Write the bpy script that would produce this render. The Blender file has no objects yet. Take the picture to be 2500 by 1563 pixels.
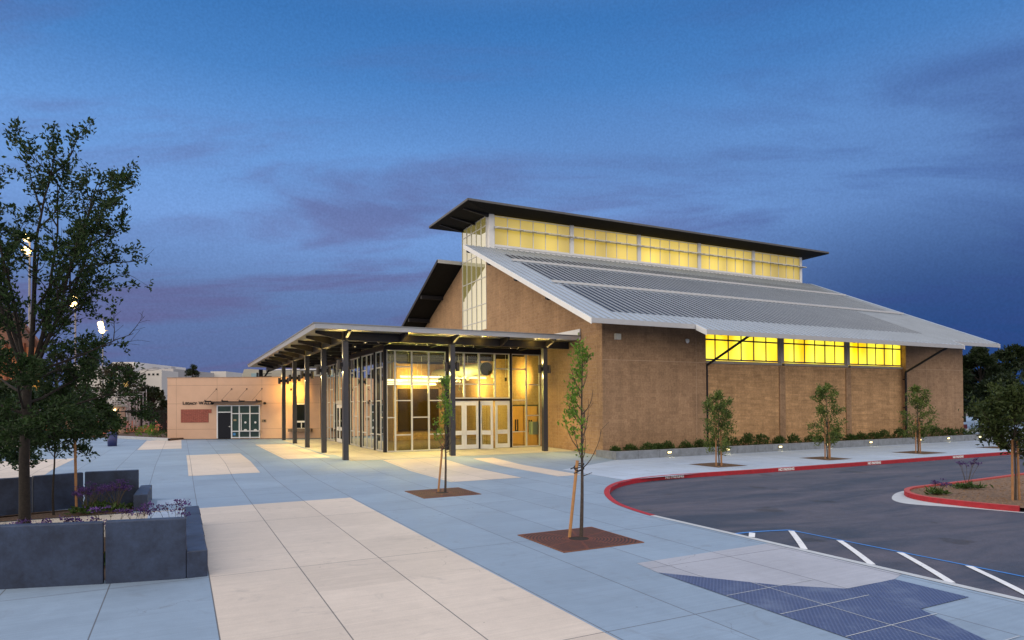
import bpy, math, random
import numpy as np
from mathutils import Vector, Matrix

# ------------------------------------------------------------------ scene, camera, light
S = bpy.context.scene
COL = S.collection
S.view_settings.view_transform = 'Standard'
S.view_settings.look = 'None'
S.view_settings.exposure = 0.0
S.view_settings.gamma = 1.0
S.view_settings.use_curve_mapping = False
try:
    S.cycles.use_denoising = True
    S.cycles.max_bounces = 7
    S.cycles.transparent_max_bounces = 16
    S.cycles.sample_clamp_indirect = 3.0
    S.cycles.caustics_reflective = False
    S.cycles.caustics_refractive = False
except Exception:
    pass

EYE = 2.8
RIGHT = np.array([0.89105, -0.45391, -0.00706])
_c = math.cos
yaw, pit, rol = -.471043, .0106422, -.00706105
cy, sy, cp, sp = math.cos(yaw), math.sin(yaw), math.cos(pit), math.sin(pit)
_r = np.array([cy, sy, 0.]); _f0 = np.array([-sy, cy, 0.]); _u0 = np.array([0, 0, 1.])
_f = cp*_f0+sp*_u0; _u = -sp*_f0+cp*_u0
_cr, _sr = math.cos(rol), math.sin(rol)
CR = _cr*_r+_sr*_u; CU = -_sr*_r+_cr*_u; CF = _f
FW = np.array([-sy, cy]); RT = np.array([cy, sy])      # level viewing axes on the ground

cam = bpy.data.cameras.new('camera')
cam.sensor_width = 36.0
cam.lens = 1589.53/2500*36
cam.shift_y = (972.367-781.5)/2500
cam.clip_end = 5000
cam.clip_start = 0.1
camo = bpy.data.objects.new('camera', cam)
COL.objects.link(camo)
camo.matrix_world = Matrix(((CR[0], CU[0], -CF[0], 0), (CR[1], CU[1], -CF[1], 0), (CR[2], CU[2], -CF[2], EYE), (0, 0, 0, 1)))
S.camera = camo

SUN_AZ = math.atan2(-.95, .30)       # direction of the last sunset light, behind and to the left
SUN_EL = math.radians(3)

def nd(nt, kind, ins=None, **props):
    n = nt.nodes.new('ShaderNode'+kind)
    for k, v in props.items():
        setattr(n, k, v)
    if ins:
        for k, v in ins.items():
            if hasattr(v, 'links') or isinstance(v, bpy.types.NodeSocket):
                nt.links.new(v, n.inputs[k])
            else:
                n.inputs[k].default_value = v
    return n

def M_(nt, op, a, b=None, c=None, clamp=False):
    n = nt.nodes.new('ShaderNodeMath'); n.operation = op; n.use_clamp = clamp
    for i, v in enumerate((a, b, c)):
        if v is None: continue
        if isinstance(v, bpy.types.NodeSocket): nt.links.new(v, n.inputs[i])
        else: n.inputs[i].default_value = v
    return n.outputs[0]

def mixc(nt, f, a, b, mode='MIX'):
    n = nt.nodes.new('ShaderNodeMix'); n.data_type = 'RGBA'; n.blend_type = mode
    for key, v in ((0, f), (6, a), (7, b)):
        if isinstance(v, bpy.types.NodeSocket): nt.links.new(v, n.inputs[key])
        else: n.inputs[key].default_value = v if key == 0 else (*v[:3], 1)
    return n.outputs[2]

def ramp(nt, f, stops, interp='LINEAR'):
    n = nt.nodes.new('ShaderNodeValToRGB'); n.color_ramp.interpolation = interp
    e = n.color_ramp.elements
    while len(e) < len(stops): e.new(0.5)
    for el, (p, c) in zip(e, stops):
        el.position = p; el.color = (*c[:3], 1) if hasattr(c, '__len__') else (c, c, c, 1)
    nt.links.new(f, n.inputs[0])
    return n.outputs[0]

def sstep(nt, v, a, b):
    n = nt.nodes.new('ShaderNodeMapRange'); n.interpolation_type = 'SMOOTHSTEP'
    nt.links.new(v, n.inputs[0])
    n.inputs[1].default_value = a; n.inputs[2].default_value = b
    return n.outputs[0]

W = bpy.data.worlds.new('World'); S.world = W; W.use_nodes = True
wt = W.node_tree
for n in list(wt.nodes): wt.nodes.remove(n)
tc = nd(wt, 'TexCoord')
dirn = nd(wt, 'VectorMath', {0: tc.outputs['Generated']}, operation='NORMALIZE').outputs[0]
sep = nd(wt, 'SeparateXYZ', {0: dirn})
ez = sep.outputs[2]
def dotd(v):
    return nd(wt, 'VectorMath', {0: dirn, 1: v}, operation='DOT_PRODUCT').outputs['Value']
lat = dotd((RT[0], RT[1], 0))
fwd = dotd((FW[0], FW[1], 0))
sky_in = ramp(wt, ez, [(0.0, (.085, .125, .285)), (.07, (.100, .152, .345)), (.16, (.122, .205, .435)), (.26, (.180, .345, .715)),
                       (.36, (.138, .320, .70)), (.44, (.068, .225, .56)), (.53, (.036, .165, .46))])
# the darker, deeper blue of the eastern sky low on the far side
east = M_(wt, 'MULTIPLY', sstep(wt, lat, .10, .56), M_(wt, 'SUBTRACT', 1.0, sstep(wt, ez, .04, .44)))
sky_in = mixc(wt, M_(wt, 'MULTIPLY', east, .90), sky_in, (.003, .046, .20))
# thin drifting bands of cloud
den = M_(wt, 'ADD', ez, .16)
cx = M_(wt, 'DIVIDE', lat, den); cyy = M_(wt, 'DIVIDE', fwd, den)
comb = nd(wt, 'CombineXYZ', {0: M_(wt, 'MULTIPLY', M_(wt, 'ADD', cx, M_(wt, 'MULTIPLY', cyy, .18)), .55), 1: M_(wt, 'MULTIPLY', cyy, 1.5), 2: 0.37})
cl = nd(wt, 'TexNoise', {'Vector': comb.outputs[0], 'Scale': 1.55, 'Detail': 8.0, 'Roughness': .58, 'Distortion': .5}).outputs[0]
cl2 = nd(wt, 'TexNoise', {'Vector': comb.outputs[0], 'Scale': .5, 'Detail': 3.0, 'Roughness': .5}).outputs[0]
cm = sstep(wt, cl, .44, .68)
band = M_(wt, 'SUBTRACT', 1.0, sstep(wt, ez, .22, .60))
cm = M_(wt, 'MULTIPLY', cm, M_(wt, 'MULTIPLY_ADD', band, .40, .24))
mauve = mixc(wt, sstep(wt, lat, .0, .55), (.122, .110, .265), (.035, .062, .245))
cm = M_(wt, 'MULTIPLY', cm, M_(wt, 'SUBTRACT', 1.0, M_(wt, 'MULTIPLY', east, .45)))
sky_in = mixc(wt, cm, sky_in, mauve)
sky_in = mixc(wt, M_(wt, 'MULTIPLY', sstep(wt, cl2, .48, .66), M_(wt, 'MULTIPLY', M_(wt, 'MULTIPLY', band, .45), M_(wt, 'SUBTRACT', 1.0, east))), sky_in, (.068, .108, .28))
grain = nd(wt, 'TexNoise', {'Vector': dirn, 'Scale': 340.0, 'Detail': 1.0}).outputs[0]
sky_in = mixc(wt, 1.0, sky_in, ramp(wt, grain, [(.25, .93), (.75, 1.07)]), 'MULTIPLY')
# unseen sky overhead and behind brightened to light the scene; sunset glow at left
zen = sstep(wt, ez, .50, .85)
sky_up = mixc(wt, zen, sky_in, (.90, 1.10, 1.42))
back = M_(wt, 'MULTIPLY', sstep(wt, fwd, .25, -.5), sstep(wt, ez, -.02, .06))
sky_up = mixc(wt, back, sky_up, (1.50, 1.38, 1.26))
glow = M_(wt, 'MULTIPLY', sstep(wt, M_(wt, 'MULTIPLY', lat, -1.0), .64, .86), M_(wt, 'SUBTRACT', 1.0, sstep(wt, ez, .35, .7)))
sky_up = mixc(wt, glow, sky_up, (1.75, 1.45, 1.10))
sky_up = mixc(wt, sstep(wt, ez, .0, -.03), sky_up, (.08, .09, .11))
nis = nd(wt, 'TexSky', sky_type='NISHITA', sun_disc=False, sun_elevation=SUN_EL, sun_rotation=SUN_AZ)
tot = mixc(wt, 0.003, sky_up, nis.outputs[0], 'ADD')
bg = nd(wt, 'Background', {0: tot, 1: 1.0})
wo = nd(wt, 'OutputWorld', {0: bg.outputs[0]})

sunl = bpy.data.lights.new('sun', 'SUN'); sunl.energy = 0.6; sunl.angle = math.radians(50); sunl.color = (1, .88, .74)
suno = bpy.data.objects.new('sun', sunl); COL.objects.link(suno)
suno.location = (-60, 10, 30)
suno.rotation_euler = Vector((.88, -.20, -.36)).to_track_quat('-Z', 'Y').to_euler()

# ------------------------------------------------------------------ mesh helpers
ROOT = {}
class MB:
    def __init__(s): s.v = []; s.f = []
    def poly(s, pts):
        i = len(s.v); s.v += [tuple(p) for p in pts]; s.f.append(tuple(range(i, i+len(pts))))
    def box(s, x0, x1, y0, y1, z0, z1):
        s.hexa([(x0, y0, z0), (x1, y0, z0), (x1, y1, z0), (x0, y1, z0), (x0, y0, z1), (x1, y0, z1), (x1, y1, z1), (x0, y1, z1)])
    def hexa(s, p):
        i = len(s.v); s.v += [tuple(q) for q in p]
        for f in ((0, 3, 2, 1), (4, 5, 6, 7), (0, 1, 5, 4), (1, 2, 6, 5), (2, 3, 7, 6), (3, 0, 4, 7)):
            s.f.append(tuple(i+k for k in f))
    def fbox(s, fr, u0, u1, w0, w1, z0, z1):
        """box in a wall frame: u along the wall, w out of the wall, z up"""
        o, u, w = fr
        P = lambda a, b, z: (o[0]+u[0]*a+w[0]*b, o[1]+u[1]*a+w[1]*b, o[2]+z)
        s.hexa([P(u0, w0, z0), P(u1, w0, z0), P(u1, w1, z0), P(u0, w1, z0), P(u0, w0, z1), P(u1, w0, z1), P(u1, w1, z1), P(u0, w1, z1)])
    def prism(s, pts, off):
        """polygon pts (3D) extruded by vector off"""
        n = len(pts); i = len(s.v)
        s.v += [tuple(p) for p in pts]+[tuple(np.add(p, off)) for p in pts]
        s.f.append(tuple(range(i+n-1, i-1, -1))); s.f.append(tuple(range(i+n, i+2*n)))
        for k in range(n):
            s.f.append((i+k, i+(k+1) % n, i+n+(k+1) % n, i+n+k))
    def tube(s, pts, rad, n=8, cap=True):
        pts = [Vector(p) for p in pts]
        if not hasattr(rad, '__len__'): rad = [rad]*len(pts)
        base = len(s.v); prev = None
        for k, p in enumerate(pts):
            d = (pts[min(k+1, len(pts)-1)]-pts[max(k-1, 0)])
            d = d.normalized() if d.length > 1e-9 else Vector((0, 0, 1))
            if prev is None:
                a = d.orthogonal().normalized()
            else:
                a = prev-d*prev.dot(d)
                a = a.normalized() if a.length > 1e-6 else d.orthogonal().normalized()
            prev = a; b = d.cross(a)
            for j in range(n):
                t = 2*math.pi*j/n
                q = p+(a*math.cos(t)+b*math.sin(t))*rad[k]
                s.v.append((q.x, q.y, q.z))
        for k in range(len(pts)-1):
            for j in range(n):
                j2 = (j+1) % n
                s.f.append((base+k*n+j, base+k*n+j2, base+(k+1)*n+j2, base+(k+1)*n+j))
        if cap:
            s.f.append(tuple(base+j for j in reversed(range(n))))
            s.f.append(tuple(base+(len(pts)-1)*n+j for j in range(n)))
    def lathe(s, c, prof, n=20):
        base = len(s.v)
        for r, z in prof:
            for j in range(n):
                t = 2*math.pi*j/n
                s.v.append((c[0]+r*math.cos(t), c[1]+r*math.sin(t), c[2]+z))
        for k in range(len(prof)-1):
            for j in range(n):
                j2 = (j+1) % n
                s.f.append((base+k*n+j, base+k*n+j2, base+(k+1)*n+j2, base+(k+1)*n+j))
    def arr(s, V, F):
        i = len(s.v); s.v += [tuple(p) for p in V.tolist()]; s.f += [tuple(int(k)+i for k in f) for f in F]
    def build(s, name, mat, parent=None, smooth=False, world=True):
        me = bpy.data.meshes.new(name)
        V = s.v
        root = ROOT.get(parent.name) if parent is not None else None
        if root is not None and world:
            V = [(a-root[0], b-root[1], c-root[2]) for a, b, c in V]
        me.from_pydata(V, [], s.f)
        me.materials.append(mat)
        if smooth:
            me.polygons.foreach_set('use_smooth', [True]*len(me.polygons))
        me.update()
        o = bpy.data.objects.new(name, me); COL.objects.link(o)
        if parent is not None:
            o.parent = parent
            if root is not None: ROOT[o.name] = root
        return o

def tag(o, label, cat, group=None):
    o['label'] = label; o['category'] = cat
    if group: o['group'] = group
    return o

def thing(name, loc, label, cat, group=None, rz=0.0):
    o = bpy.data.objects.new(name, None); o.empty_display_size = .3
    COL.objects.link(o); o.location = loc; o.rotation_euler.z = rz
    ROOT[o.name] = tuple(loc)
    return tag(o, label, cat, group)

def single(mb, name, mat, label, cat, group=None, smooth=False):
    return tag(mb.build(name, mat, None, smooth), label, cat, group)

def struct(mb, name, mat, kind='structure', smooth=False):
    o = mb.build(name, mat, None, smooth); o['kind'] = kind
    return o

def copy_tree(o, parent=None):
    c = o.copy(); COL.objects.link(c)
    if parent is not None: c.parent = parent
    for ch in list(o.children):
        if ch.type != 'LIGHT': copy_tree(ch, c)
    return c

# ------------------------------------------------------------------ materials
def newmat(name):
    m = bpy.data.materials.new(name); m.use_nodes = True
    nt = m.node_tree
    for n in list(nt.nodes): nt.nodes.remove(n)
    out = nt.nodes.new('ShaderNodeOutputMaterial')
    b = nt.nodes.new('ShaderNodeBsdfPrincipled')
    nt.links.new(b.outputs[0], out.inputs[0])
    return m, nt, b, out

def setc(nt, b, c):
    if isinstance(c, bpy.types.NodeSocket): nt.links.new(c, b.inputs['Base Color'])
    else: b.inputs['Base Color'].default_value = (*c, 1)

def bump(nt, b, h, strength=.3, dist=.01):
    n = nd(nt, 'Bump', {'Height': h, 'Strength': strength, 'Distance': dist})
    nt.links.new(n.outputs[0], b.inputs['Normal'])

def simple(name, c, rough=.6, metal=0., var=.12, scale=3., bstr=0., bscale=40., spec=None):
    m, nt, b, out = newmat(name)
    g = nd(nt, 'NewGeometry')
    n = nd(nt, 'TexNoise', {'Vector': g.outputs['Position'], 'Scale': scale, 'Detail': 5.0, 'Roughness': .6}).outputs[0]
    f = ramp(nt, n, [(.3, 1-var), (.7, 1+var)])
    setc(nt, b, mixc(nt, 1.0, c, f, 'MULTIPLY'))
    b.inputs['Roughness'].default_value = rough; b.inputs['Metallic'].default_value = metal
    if spec is not None: b.inputs['Specular IOR Level'].default_value = spec
    if bstr:
        bump(nt, b, nd(nt, 'TexNoise', {'Vector': g.outputs['Position'], 'Scale': bscale, 'Detail': 4.0}).outputs[0], bstr)
    return m

def worn(m, grey, lo, hi, scale, amt):
    nt = m.node_tree; b = [n for n in nt.nodes if n.type == 'BSDF_PRINCIPLED'][0]
    src = b.inputs['Base Color'].links[0].from_socket
    P = nd(nt, 'NewGeometry').outputs['Position']
    n = nd(nt, 'TexNoise', {'Vector': P, 'Scale': scale, 'Detail': 8.0, 'Roughness': .75}).outputs[0]
    nt.links.new(mixc(nt, M_(nt, 'MULTIPLY', sstep(nt, n, lo, hi), amt), src, grey), b.inputs['Base Color'])

def emis(name, c, s):
    m, nt, b, out = newmat(name)
    b.inputs['Base Color'].default_value = (.1, .1, .1, 1)
    b.inputs['Emission Color'].default_value = (*c, 1)
    b.inputs['Emission Strength'].default_value = s
    return m

def cmu(name, c1, c2, mortar, bw, rh, ms, bstr, blot=.16, streak=0., rough=.85):
    m, nt, b, out = newmat(name)
    g = nd(nt, 'NewGeometry')
    sp_ = nd(nt, 'SeparateXYZ', {0: g.outputs['Position']})
    sn = nd(nt, 'SeparateXYZ', {0: g.outputs['True Normal']})
    ax = M_(nt, 'ABSOLUTE', sn.outputs[0]); ay = M_(nt, 'ABSOLUTE', sn.outputs[1])
    u = M_(nt, 'ADD', M_(nt, 'MULTIPLY', sp_.outputs[0], ay), M_(nt, 'MULTIPLY', sp_.outputs[1], ax))
    v = nd(nt, 'CombineXYZ', {0: u, 1: sp_.outputs[2], 2: 0.0}).outputs[0]
    br = nd(nt, 'TexBrick', {'Vector': v, 'Color1': (*c1, 1), 'Color2': (*c2, 1), 'Mortar': (*mortar, 1), 'Scale': 1.0,
                             'Mortar Size': ms, 'Mortar Smooth': .3, 'Bias': 0.0, 'Brick Width': bw, 'Row Height': rh})
    br.offset = .5
    P = g.outputs['Position']
    n1 = nd(nt, 'TexNoise', {'Vector': P, 'Scale': .55, 'Detail': 6.0, 'Roughness': .62}).outputs[0]
    n2 = nd(nt, 'TexNoise', {'Vector': P, 'Scale': 9.0, 'Detail': 6.0, 'Roughness': .75}).outputs[0]
    c = mixc(nt, 1.0, br.outputs[0], ramp(nt, n1, [(.25, 1-blot), (.75, 1+blot)]), 'MULTIPLY')
    c = mixc(nt, 1.0, c, ramp(nt, n2, [(.28, .70), (.72, 1.30)]), 'MULTIPLY')
    if streak:
        st = nd(nt, 'CombineXYZ', {0: M_(nt, 'MULTIPLY', u, .35), 1: M_(nt, 'MULTIPLY', sp_.outputs[2], 4.5), 2: 0.0}).outputs[0]
        n3 = nd(nt, 'TexNoise', {'Vector': st, 'Scale': 1.6, 'Detail': 4.0}).outputs[0]
        c = mixc(nt, 1.0, c, ramp(nt, n3, [(.3, 1-streak), (.7, 1+streak)]), 'MULTIPLY')
    sv = nd(nt, 'CombineXYZ', {0: M_(nt, 'MULTIPLY', u, 2.2), 1: M_(nt, 'MULTIPLY', sp_.outputs[2], .16), 2: 0.0}).outputs[0]
    n6 = nd(nt, 'TexNoise', {'Vector': sv, 'Scale': 1.0, 'Detail': 6.0, 'Roughness': .65}).outputs[0]
    c = mixc(nt, 1.0, c, ramp(nt, n6, [(.32, .86), (.68, 1.12)]), 'MULTIPLY')
    setc(nt, b, c)
    b.inputs['Roughness'].default_value = rough
    n4 = nd(nt, 'TexNoise', {'Vector': P, 'Scale': 14.0, 'Detail': 8.0, 'Roughness': .7}).outputs[0]
    h = M_(nt, 'SUBTRACT', n4, M_(nt, 'MULTIPLY', br.outputs['Fac'], .8))
    bump(nt, b, h, bstr, .04)
    return m

def joints(nt, P, x0, sx, y0, sy_, w):
    s = nd(nt, 'SeparateXYZ', {0: P})
    dx = M_(nt, 'PINGPONG', M_(nt, 'SUBTRACT', s.outputs[0], x0), sx/2)
    dy = M_(nt, 'PINGPONG', M_(nt, 'SUBTRACT', s.outputs[1], y0), sy_/2)
    return M_(nt, 'MAXIMUM', M_(nt, 'LESS_THAN', dx, w), M_(nt, 'LESS_THAN', dy, w)), s

def concrete(name, c, x0=.42, sx=1.42, y0=11.85, sy_=5.2, faint=1.7333, var=.11, rough=.75, tint=None):
    m, nt, b, out = newmat(name)
    P = nd(nt, 'NewGeometry').outputs['Position']
    n1 = nd(nt, 'TexNoise', {'Vector': P, 'Scale': .45, 'Detail': 7.0, 'Roughness': .65, 'Distortion': .4}).outputs[0]
    n2 = nd(nt, 'TexNoise', {'Vector': P, 'Scale': 4.0, 'Detail': 8.0, 'Roughness': .7}).outputs[0]
    n3 = nd(nt, 'TexNoise', {'Vector': P, 'Scale': 60.0, 'Detail': 3.0}).outputs[0]
    c_ = mixc(nt, 1.0, c, ramp(nt, n1, [(.25, 1-var), (.75, 1+var)]), 'MULTIPLY')
    c_ = mixc(nt, 1.0, c_, ramp(nt, n2, [(.25, .93), (.75, 1.07)]), 'MULTIPLY')
    c_ = mixc(nt, 1.0, c_, ramp(nt, n3, [(.3, .95), (.7, 1.05)]), 'MULTIPLY')
    # broom finish across the slab
    s0 = nd(nt, 'SeparateXYZ', {0: P})
    bv = nd(nt, 'CombineXYZ', {0: M_(nt, 'MULTIPLY', s0.outputs[0], .5), 1: M_(nt, 'MULTIPLY', s0.outputs[1], 14.0), 2: 0.0}).outputs[0]
    n4 = nd(nt, 'TexNoise', {'Vector': bv, 'Scale': 1.2, 'Detail': 4.0}).outputs[0]
    c_ = mixc(nt, 1.0, c_, ramp(nt, n4, [(.3, .95), (.7, 1.05)]), 'MULTIPLY')
    n5 = nd(nt, 'TexNoise', {'Vector': P, 'Scale': 1.1, 'Detail': 9.0, 'Roughness': .72, 'Distortion': 1.5}).outputs[0]
    c_ = mixc(nt, M_(nt, 'MULTIPLY', sstep(nt, n5, .55, .72), .30), c_, (.13, .135, .15))
    vo = nd(nt, 'TexVoronoi', {'Vector': P, 'Scale': 2.3, 'Randomness': 1.0})
    gum = M_(nt, 'MULTIPLY', M_(nt, 'LESS_THAN', vo.outputs['Distance'], .045), M_(nt, 'GREATER_THAN', nd(nt, 'SeparateColor', {0: vo.outputs['Color']}).outputs[0], .72))
    c_ = mixc(nt, M_(nt, 'MULTIPLY', gum, .45), c_, (.06, .06, .065))
    ve = nd(nt, 'TexVoronoi', {'Vector': nd(nt, 'VectorMath', {0: P, 1: nd(nt, 'TexNoise', {'Vector': P, 'Scale': 1.5, 'Detail': 5.0}).outputs['Color']}, operation='ADD').outputs[0], 'Scale': .16}, feature='DISTANCE_TO_EDGE')
    crk = M_(nt, 'MULTIPLY', M_(nt, 'LESS_THAN', ve.outputs['Distance'], .0007), sstep(nt, n1, .48, .6))
    c_ = mixc(nt, M_(nt, 'MULTIPLY', crk, .6), c_, (.08, .08, .085))
    j, s = joints(nt, P, x0, sx, y0, sy_, .009)
    jf, _ = joints(nt, P, x0, sx, y0, faint, .005)
    ix = M_(nt, 'FLOOR', M_(nt, 'DIVIDE', M_(nt, 'SUBTRACT', s.outputs[0], x0), sx))
    iy = M_(nt, 'FLOOR', M_(nt, 'DIVIDE', M_(nt, 'SUBTRACT', s.outputs[1], y0), faint))
    wn = nd(nt, 'TexWhiteNoise', {'Vector': nd(nt, 'CombineXYZ', {0: ix, 1: iy, 2: 0.0}).outputs[0]}).outputs[0]
    c_ = mixc(nt, 1.0, c_, ramp(nt, wn, [(0., .94), (1., 1.05)]), 'MULTIPLY')
    c_ = mixc(nt, M_(nt, 'MULTIPLY', jf, .22), c_, (.12, .12, .13))
    c_ = mixc(nt, M_(nt, 'MULTIPLY', j, .75), c_, (.07, .07, .08))
    setc(nt, b, c_)
    nt.links.new(ramp(nt, n2, [(.2, rough-.12), (.8, min(1, rough+.1))]), b.inputs['Roughness'])
    bump(nt, b, M_(nt, 'SUBTRACT', n3, j), .12, .006)
    return m

MAT = {}
MAT['plaza'] = concrete('blue_grey_concrete', (.222, .294, .392))
MAT['walk'] = concrete('pale_grey_concrete', (.36, .43, .545), sy_=3.0, faint=1.5)
MAT['beige'] = concrete('beige_concrete', (.56, .475, .408), var=.08)
MAT['buff'] = concrete('buff_concrete', (.55, .46, .36), var=.08)
MAT['porch'] = concrete('porch_concrete', (.40, .38, .34), var=.16)

def asphalt():
    m, nt, b, out = newmat('asphalt')
    P = nd(nt, 'NewGeometry').outputs['Position']
    Pm = nd(nt, 'VectorMath', {0: P, 1: (.35, 1.5, 1.)}, operation='MULTIPLY').outputs[0]
    n1 = nd(nt, 'TexNoise', {'Vector': Pm, 'Scale': .42, 'Detail': 8.0, 'Roughness': .66, 'Distortion': .9}).outputs[0]
    n2 = nd(nt, 'TexNoise', {'Vector': P, 'Scale': 55.0, 'Detail': 3.0, 'Roughness': .8}).outputs[0]
    n3 = nd(nt, 'TexNoise', {'Vector': P, 'Scale': 3.0, 'Detail': 6.0, 'Roughness': .7}).outputs[0]
    c = mixc(nt, ramp(nt, n1, [(.36, 0.), (.64, 1.)]), (.026, .038, .068), (.088, .082, .110))
    c = mixc(nt, 1.0, c, ramp(nt, n2, [(.3, .5), (.7, 1.55)]), 'MULTIPLY')
    c = mixc(nt, 1.0, c, ramp(nt, n3, [(.3, .88), (.7, 1.12)]), 'MULTIPLY')
    vo = nd(nt, 'TexNoise', {'Vector': P, 'Scale': .8, 'Detail': 4.0, 'Roughness': .5}).outputs[0]
    c = mixc(nt, M_(nt, 'MULTIPLY', sstep(nt, vo, .62, .70), .5), c, (.014, .014, .018))
    setc(nt, b, c); b.inputs['Roughness'].default_value = .8
    bump(nt, b, n2, .5, .008)
    return m
MAT['asphalt'] = asphalt()

def cast():
    m, nt, b, out = newmat('dark_cast_concrete')
    P = nd(nt, 'NewGeometry').outputs['Position']
    n1 = nd(nt, 'TexNoise', {'Vector': P, 'Scale': 1.7, 'Detail': 9.0, 'Roughness': .70, 'Distortion': .15}).outputs[0]
    n2 = nd(nt, 'TexNoise', {'Vector': P, 'Scale': 14.0, 'Detail': 7.0, 'Roughness': .75}).outputs[0]
    c = mixc(nt, ramp(nt, n1, [(.32, 0.), (.70, 1.)]), (.0070, .013, .034), (.034, .056, .115))
    c = mixc(nt, 1.0, c, ramp(nt, n2, [(.3, .78), (.7, 1.22)]), 'MULTIPLY')
    setc(nt, b, c); b.inputs['Roughness'].default_value = .55
    bump(nt, b, n2, .15, .01)
    return m
MAT['cast'] = cast()
MAT['cast_pale'] = simple('grey_planter_concrete', (.20, .22, .25), .7, var=.22, scale=4., bstr=.2)
MAT['cmu_rough'] = cmu('split_face_block', (.365, .225, .128), (.290, .175, .098), (.39, .24, .15), .4, .2, .005, .55, blot=.16)
MAT['cmu_smooth'] = cmu('ground_face_block', (.510, .300, .145), (.400, .232, .108), (.33, .21, .13), .6, .2, .005, .12, blot=.12, streak=.14)
MAT['cmu_gable'] = cmu('tan_block', (.405, .250, .135), (.340, .205, .110), (.40, .26, .18), .4, .2, .010, .4, blot=.12)
MAT['stucco'] = simple('peach_stucco', (.60, .385, .27), .85, var=.05, scale=1.2, bstr=.08, bscale=60)
MAT['groove'] = simple('stucco_groove', (.33, .22, .16), .9)
MAT['roof'] = simple('galvalume_roof', (.37, .415, .48), .5, .3, var=.06, scale=.8)
MAT['silver'] = simple('silver_aluminium', (.62, .62, .62), .42, .35, var=.04)
MAT['white_metal'] = simple('white_painted_metal', (.74, .75, .77), .4, .1, var=.04)
MAT['fascia'] = simple('grey_fascia', (.52, .53, .56), .4, .25, var=.04)
MAT['column'] = simple('column_steel', (.042, .042, .052), .38, .2, var=.15)
MAT['dark'] = simple('charcoal_steel', (.012, .012, .017), .5, 0., var=.15, spec=.25)
MAT['dark_soffit'] = simple('dark_soffit', (.014, .013, .012), .8, 0., var=.15, spec=.15)
MAT['soffit'] = simple('pale_soffit', (.36, .34, .28), .38, .3, var=.05)
MAT['bronze'] = simple('bronze_lamp_metal', (.055, .045, .038), .35, .5, var=.08)
MAT['pv'] = simple('thin_film_solar', (.008, .013, .034), .5, 0., var=.1, spec=.15)
MAT['red'] = simple('red_kerb_paint', (.36, .009, .022), .6, var=.18, scale=6., bstr=.2)
MAT['red_worn'] = simple('worn_red_kerb_paint', (.42, .065, .055), .65, var=.18, scale=8., bstr=.2)
MAT['white_paint'] = simple('white_road_paint', (.72, .72, .74), .7, var=.09, scale=7.)
MAT['blue_paint'] = simple('blue_road_paint', (.045, .20, .55), .7, var=.12, scale=7.)
worn(MAT['red'], (.10, .035, .04), .55, .66, 5., .75); worn(MAT['white_paint'], (.12, .12, .13), .56, .68, 9., .7); worn(MAT['blue_paint'], (.06, .07, .09), .56, .68, 9., .7)
MAT['gutter'] = simple('gutter_concrete', (.45, .47, .50), .7, var=.08)
MAT['soil'] = simple('bark_mulch', (.105, .058, .032), .95, var=.5, scale=16., bstr=1.0, bscale=30)
MAT['island_soil'] = simple('dry_soil', (.165, .098, .058), .95, var=.55, scale=12., bstr=1.0, bscale=25)
MAT['dirt'] = simple('bare_earth', (.11, .10, .075), .95, var=.3, scale=2.)
MAT['wood'] = simple('oak_door', (.56, .27, .07), .45, var=.12, scale=2.)
MAT['stake'] = simple('timber_stake', (.33, .165, .070), .8, var=.2, scale=9.)
MAT['bark'] = simple('grey_brown_bark', (.066, .050, .042), .9, var=.35, scale=22., bstr=.8, bscale=50)
MAT['bark_dark'] = simple('dark_bark', (.020, .015, .012), .9, var=.4, scale=22., bstr=.9, bscale=40)
MAT['rubber'] = simple('black_rubber', (.012, .012, .016), .6)
MAT['door_blue'] = simple('dark_slate_door', (.008, .009, .016), .5, var=.06, spec=.2)
MAT['brick'] = cmu('red_brick', (.30, .070, .048), (.22, .050, .038), (.33, .14, .10), .2, .067, .008, .3)
MAT['letter'] = simple('dark_bronze_letter', (.030, .020, .016), .4, .3)
MAT['hosp'] = simple('white_render', (.60, .57, .555), .9, var=.04, scale=.1)
MAT['hosp_dark'] = simple('grey_render', (.40, .38, .385), .9, var=.04, scale=.1)
MAT['winglass'] = simple('dark_window_glass', (.010, .013, .014), .15, var=.1, spec=.2)
MAT['green_glass'] = simple('green_window_glass', (.022, .050, .042), .12, var=.2, scale=1.5)
MAT['orange'] = simple('terracotta_render', (.40, .140, .055), .85, var=.08)
MAT['amber_glow'] = simple('painted_amber_glow', (.60, .27, .03), .85, var=.06)  # amber glow on the terracotta wall, put into the colour
MAT['roof_brown'] = simple('brown_roof', (.085, .045, .045), .8)
MAT['track'] = simple('running_track', (.52, .105, .026), .9, var=.12)
MAT['cream'] = simple('cream_cladding', (.43, .41, .35), .7, var=.06)
MAT['iron'] = simple('black_iron', (.012, .012, .014), .5)
MAT['bleach'] = simple('aluminium_bench', (.55, .56, .60), .4, .5)
MAT['cone'] = simple('orange_plastic', (.85, .085, .012), .5, var=.04)
MAT['bin'] = simple('navy_plastic', (.020, .028, .12), .5, var=.1)
MAT['cab'] = simple('pale_green_enamel', (.42, .48, .34), .4, var=.03)
MAT['floor_in'] = simple('polished_floor', (.13, .115, .085), .12, var=.2, scale=.7)
MAT['in_wall'] = simple('tan_plaster', (.60, .50, .20), .8, var=.05)
MAT['duct'] = simple('white_duct', (.70, .68, .60), .35, .2, var=.03)
MAT['trophy'] = simple('dark_trophy_panel', (.040, .022, .008), .6, spec=.1)

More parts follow.
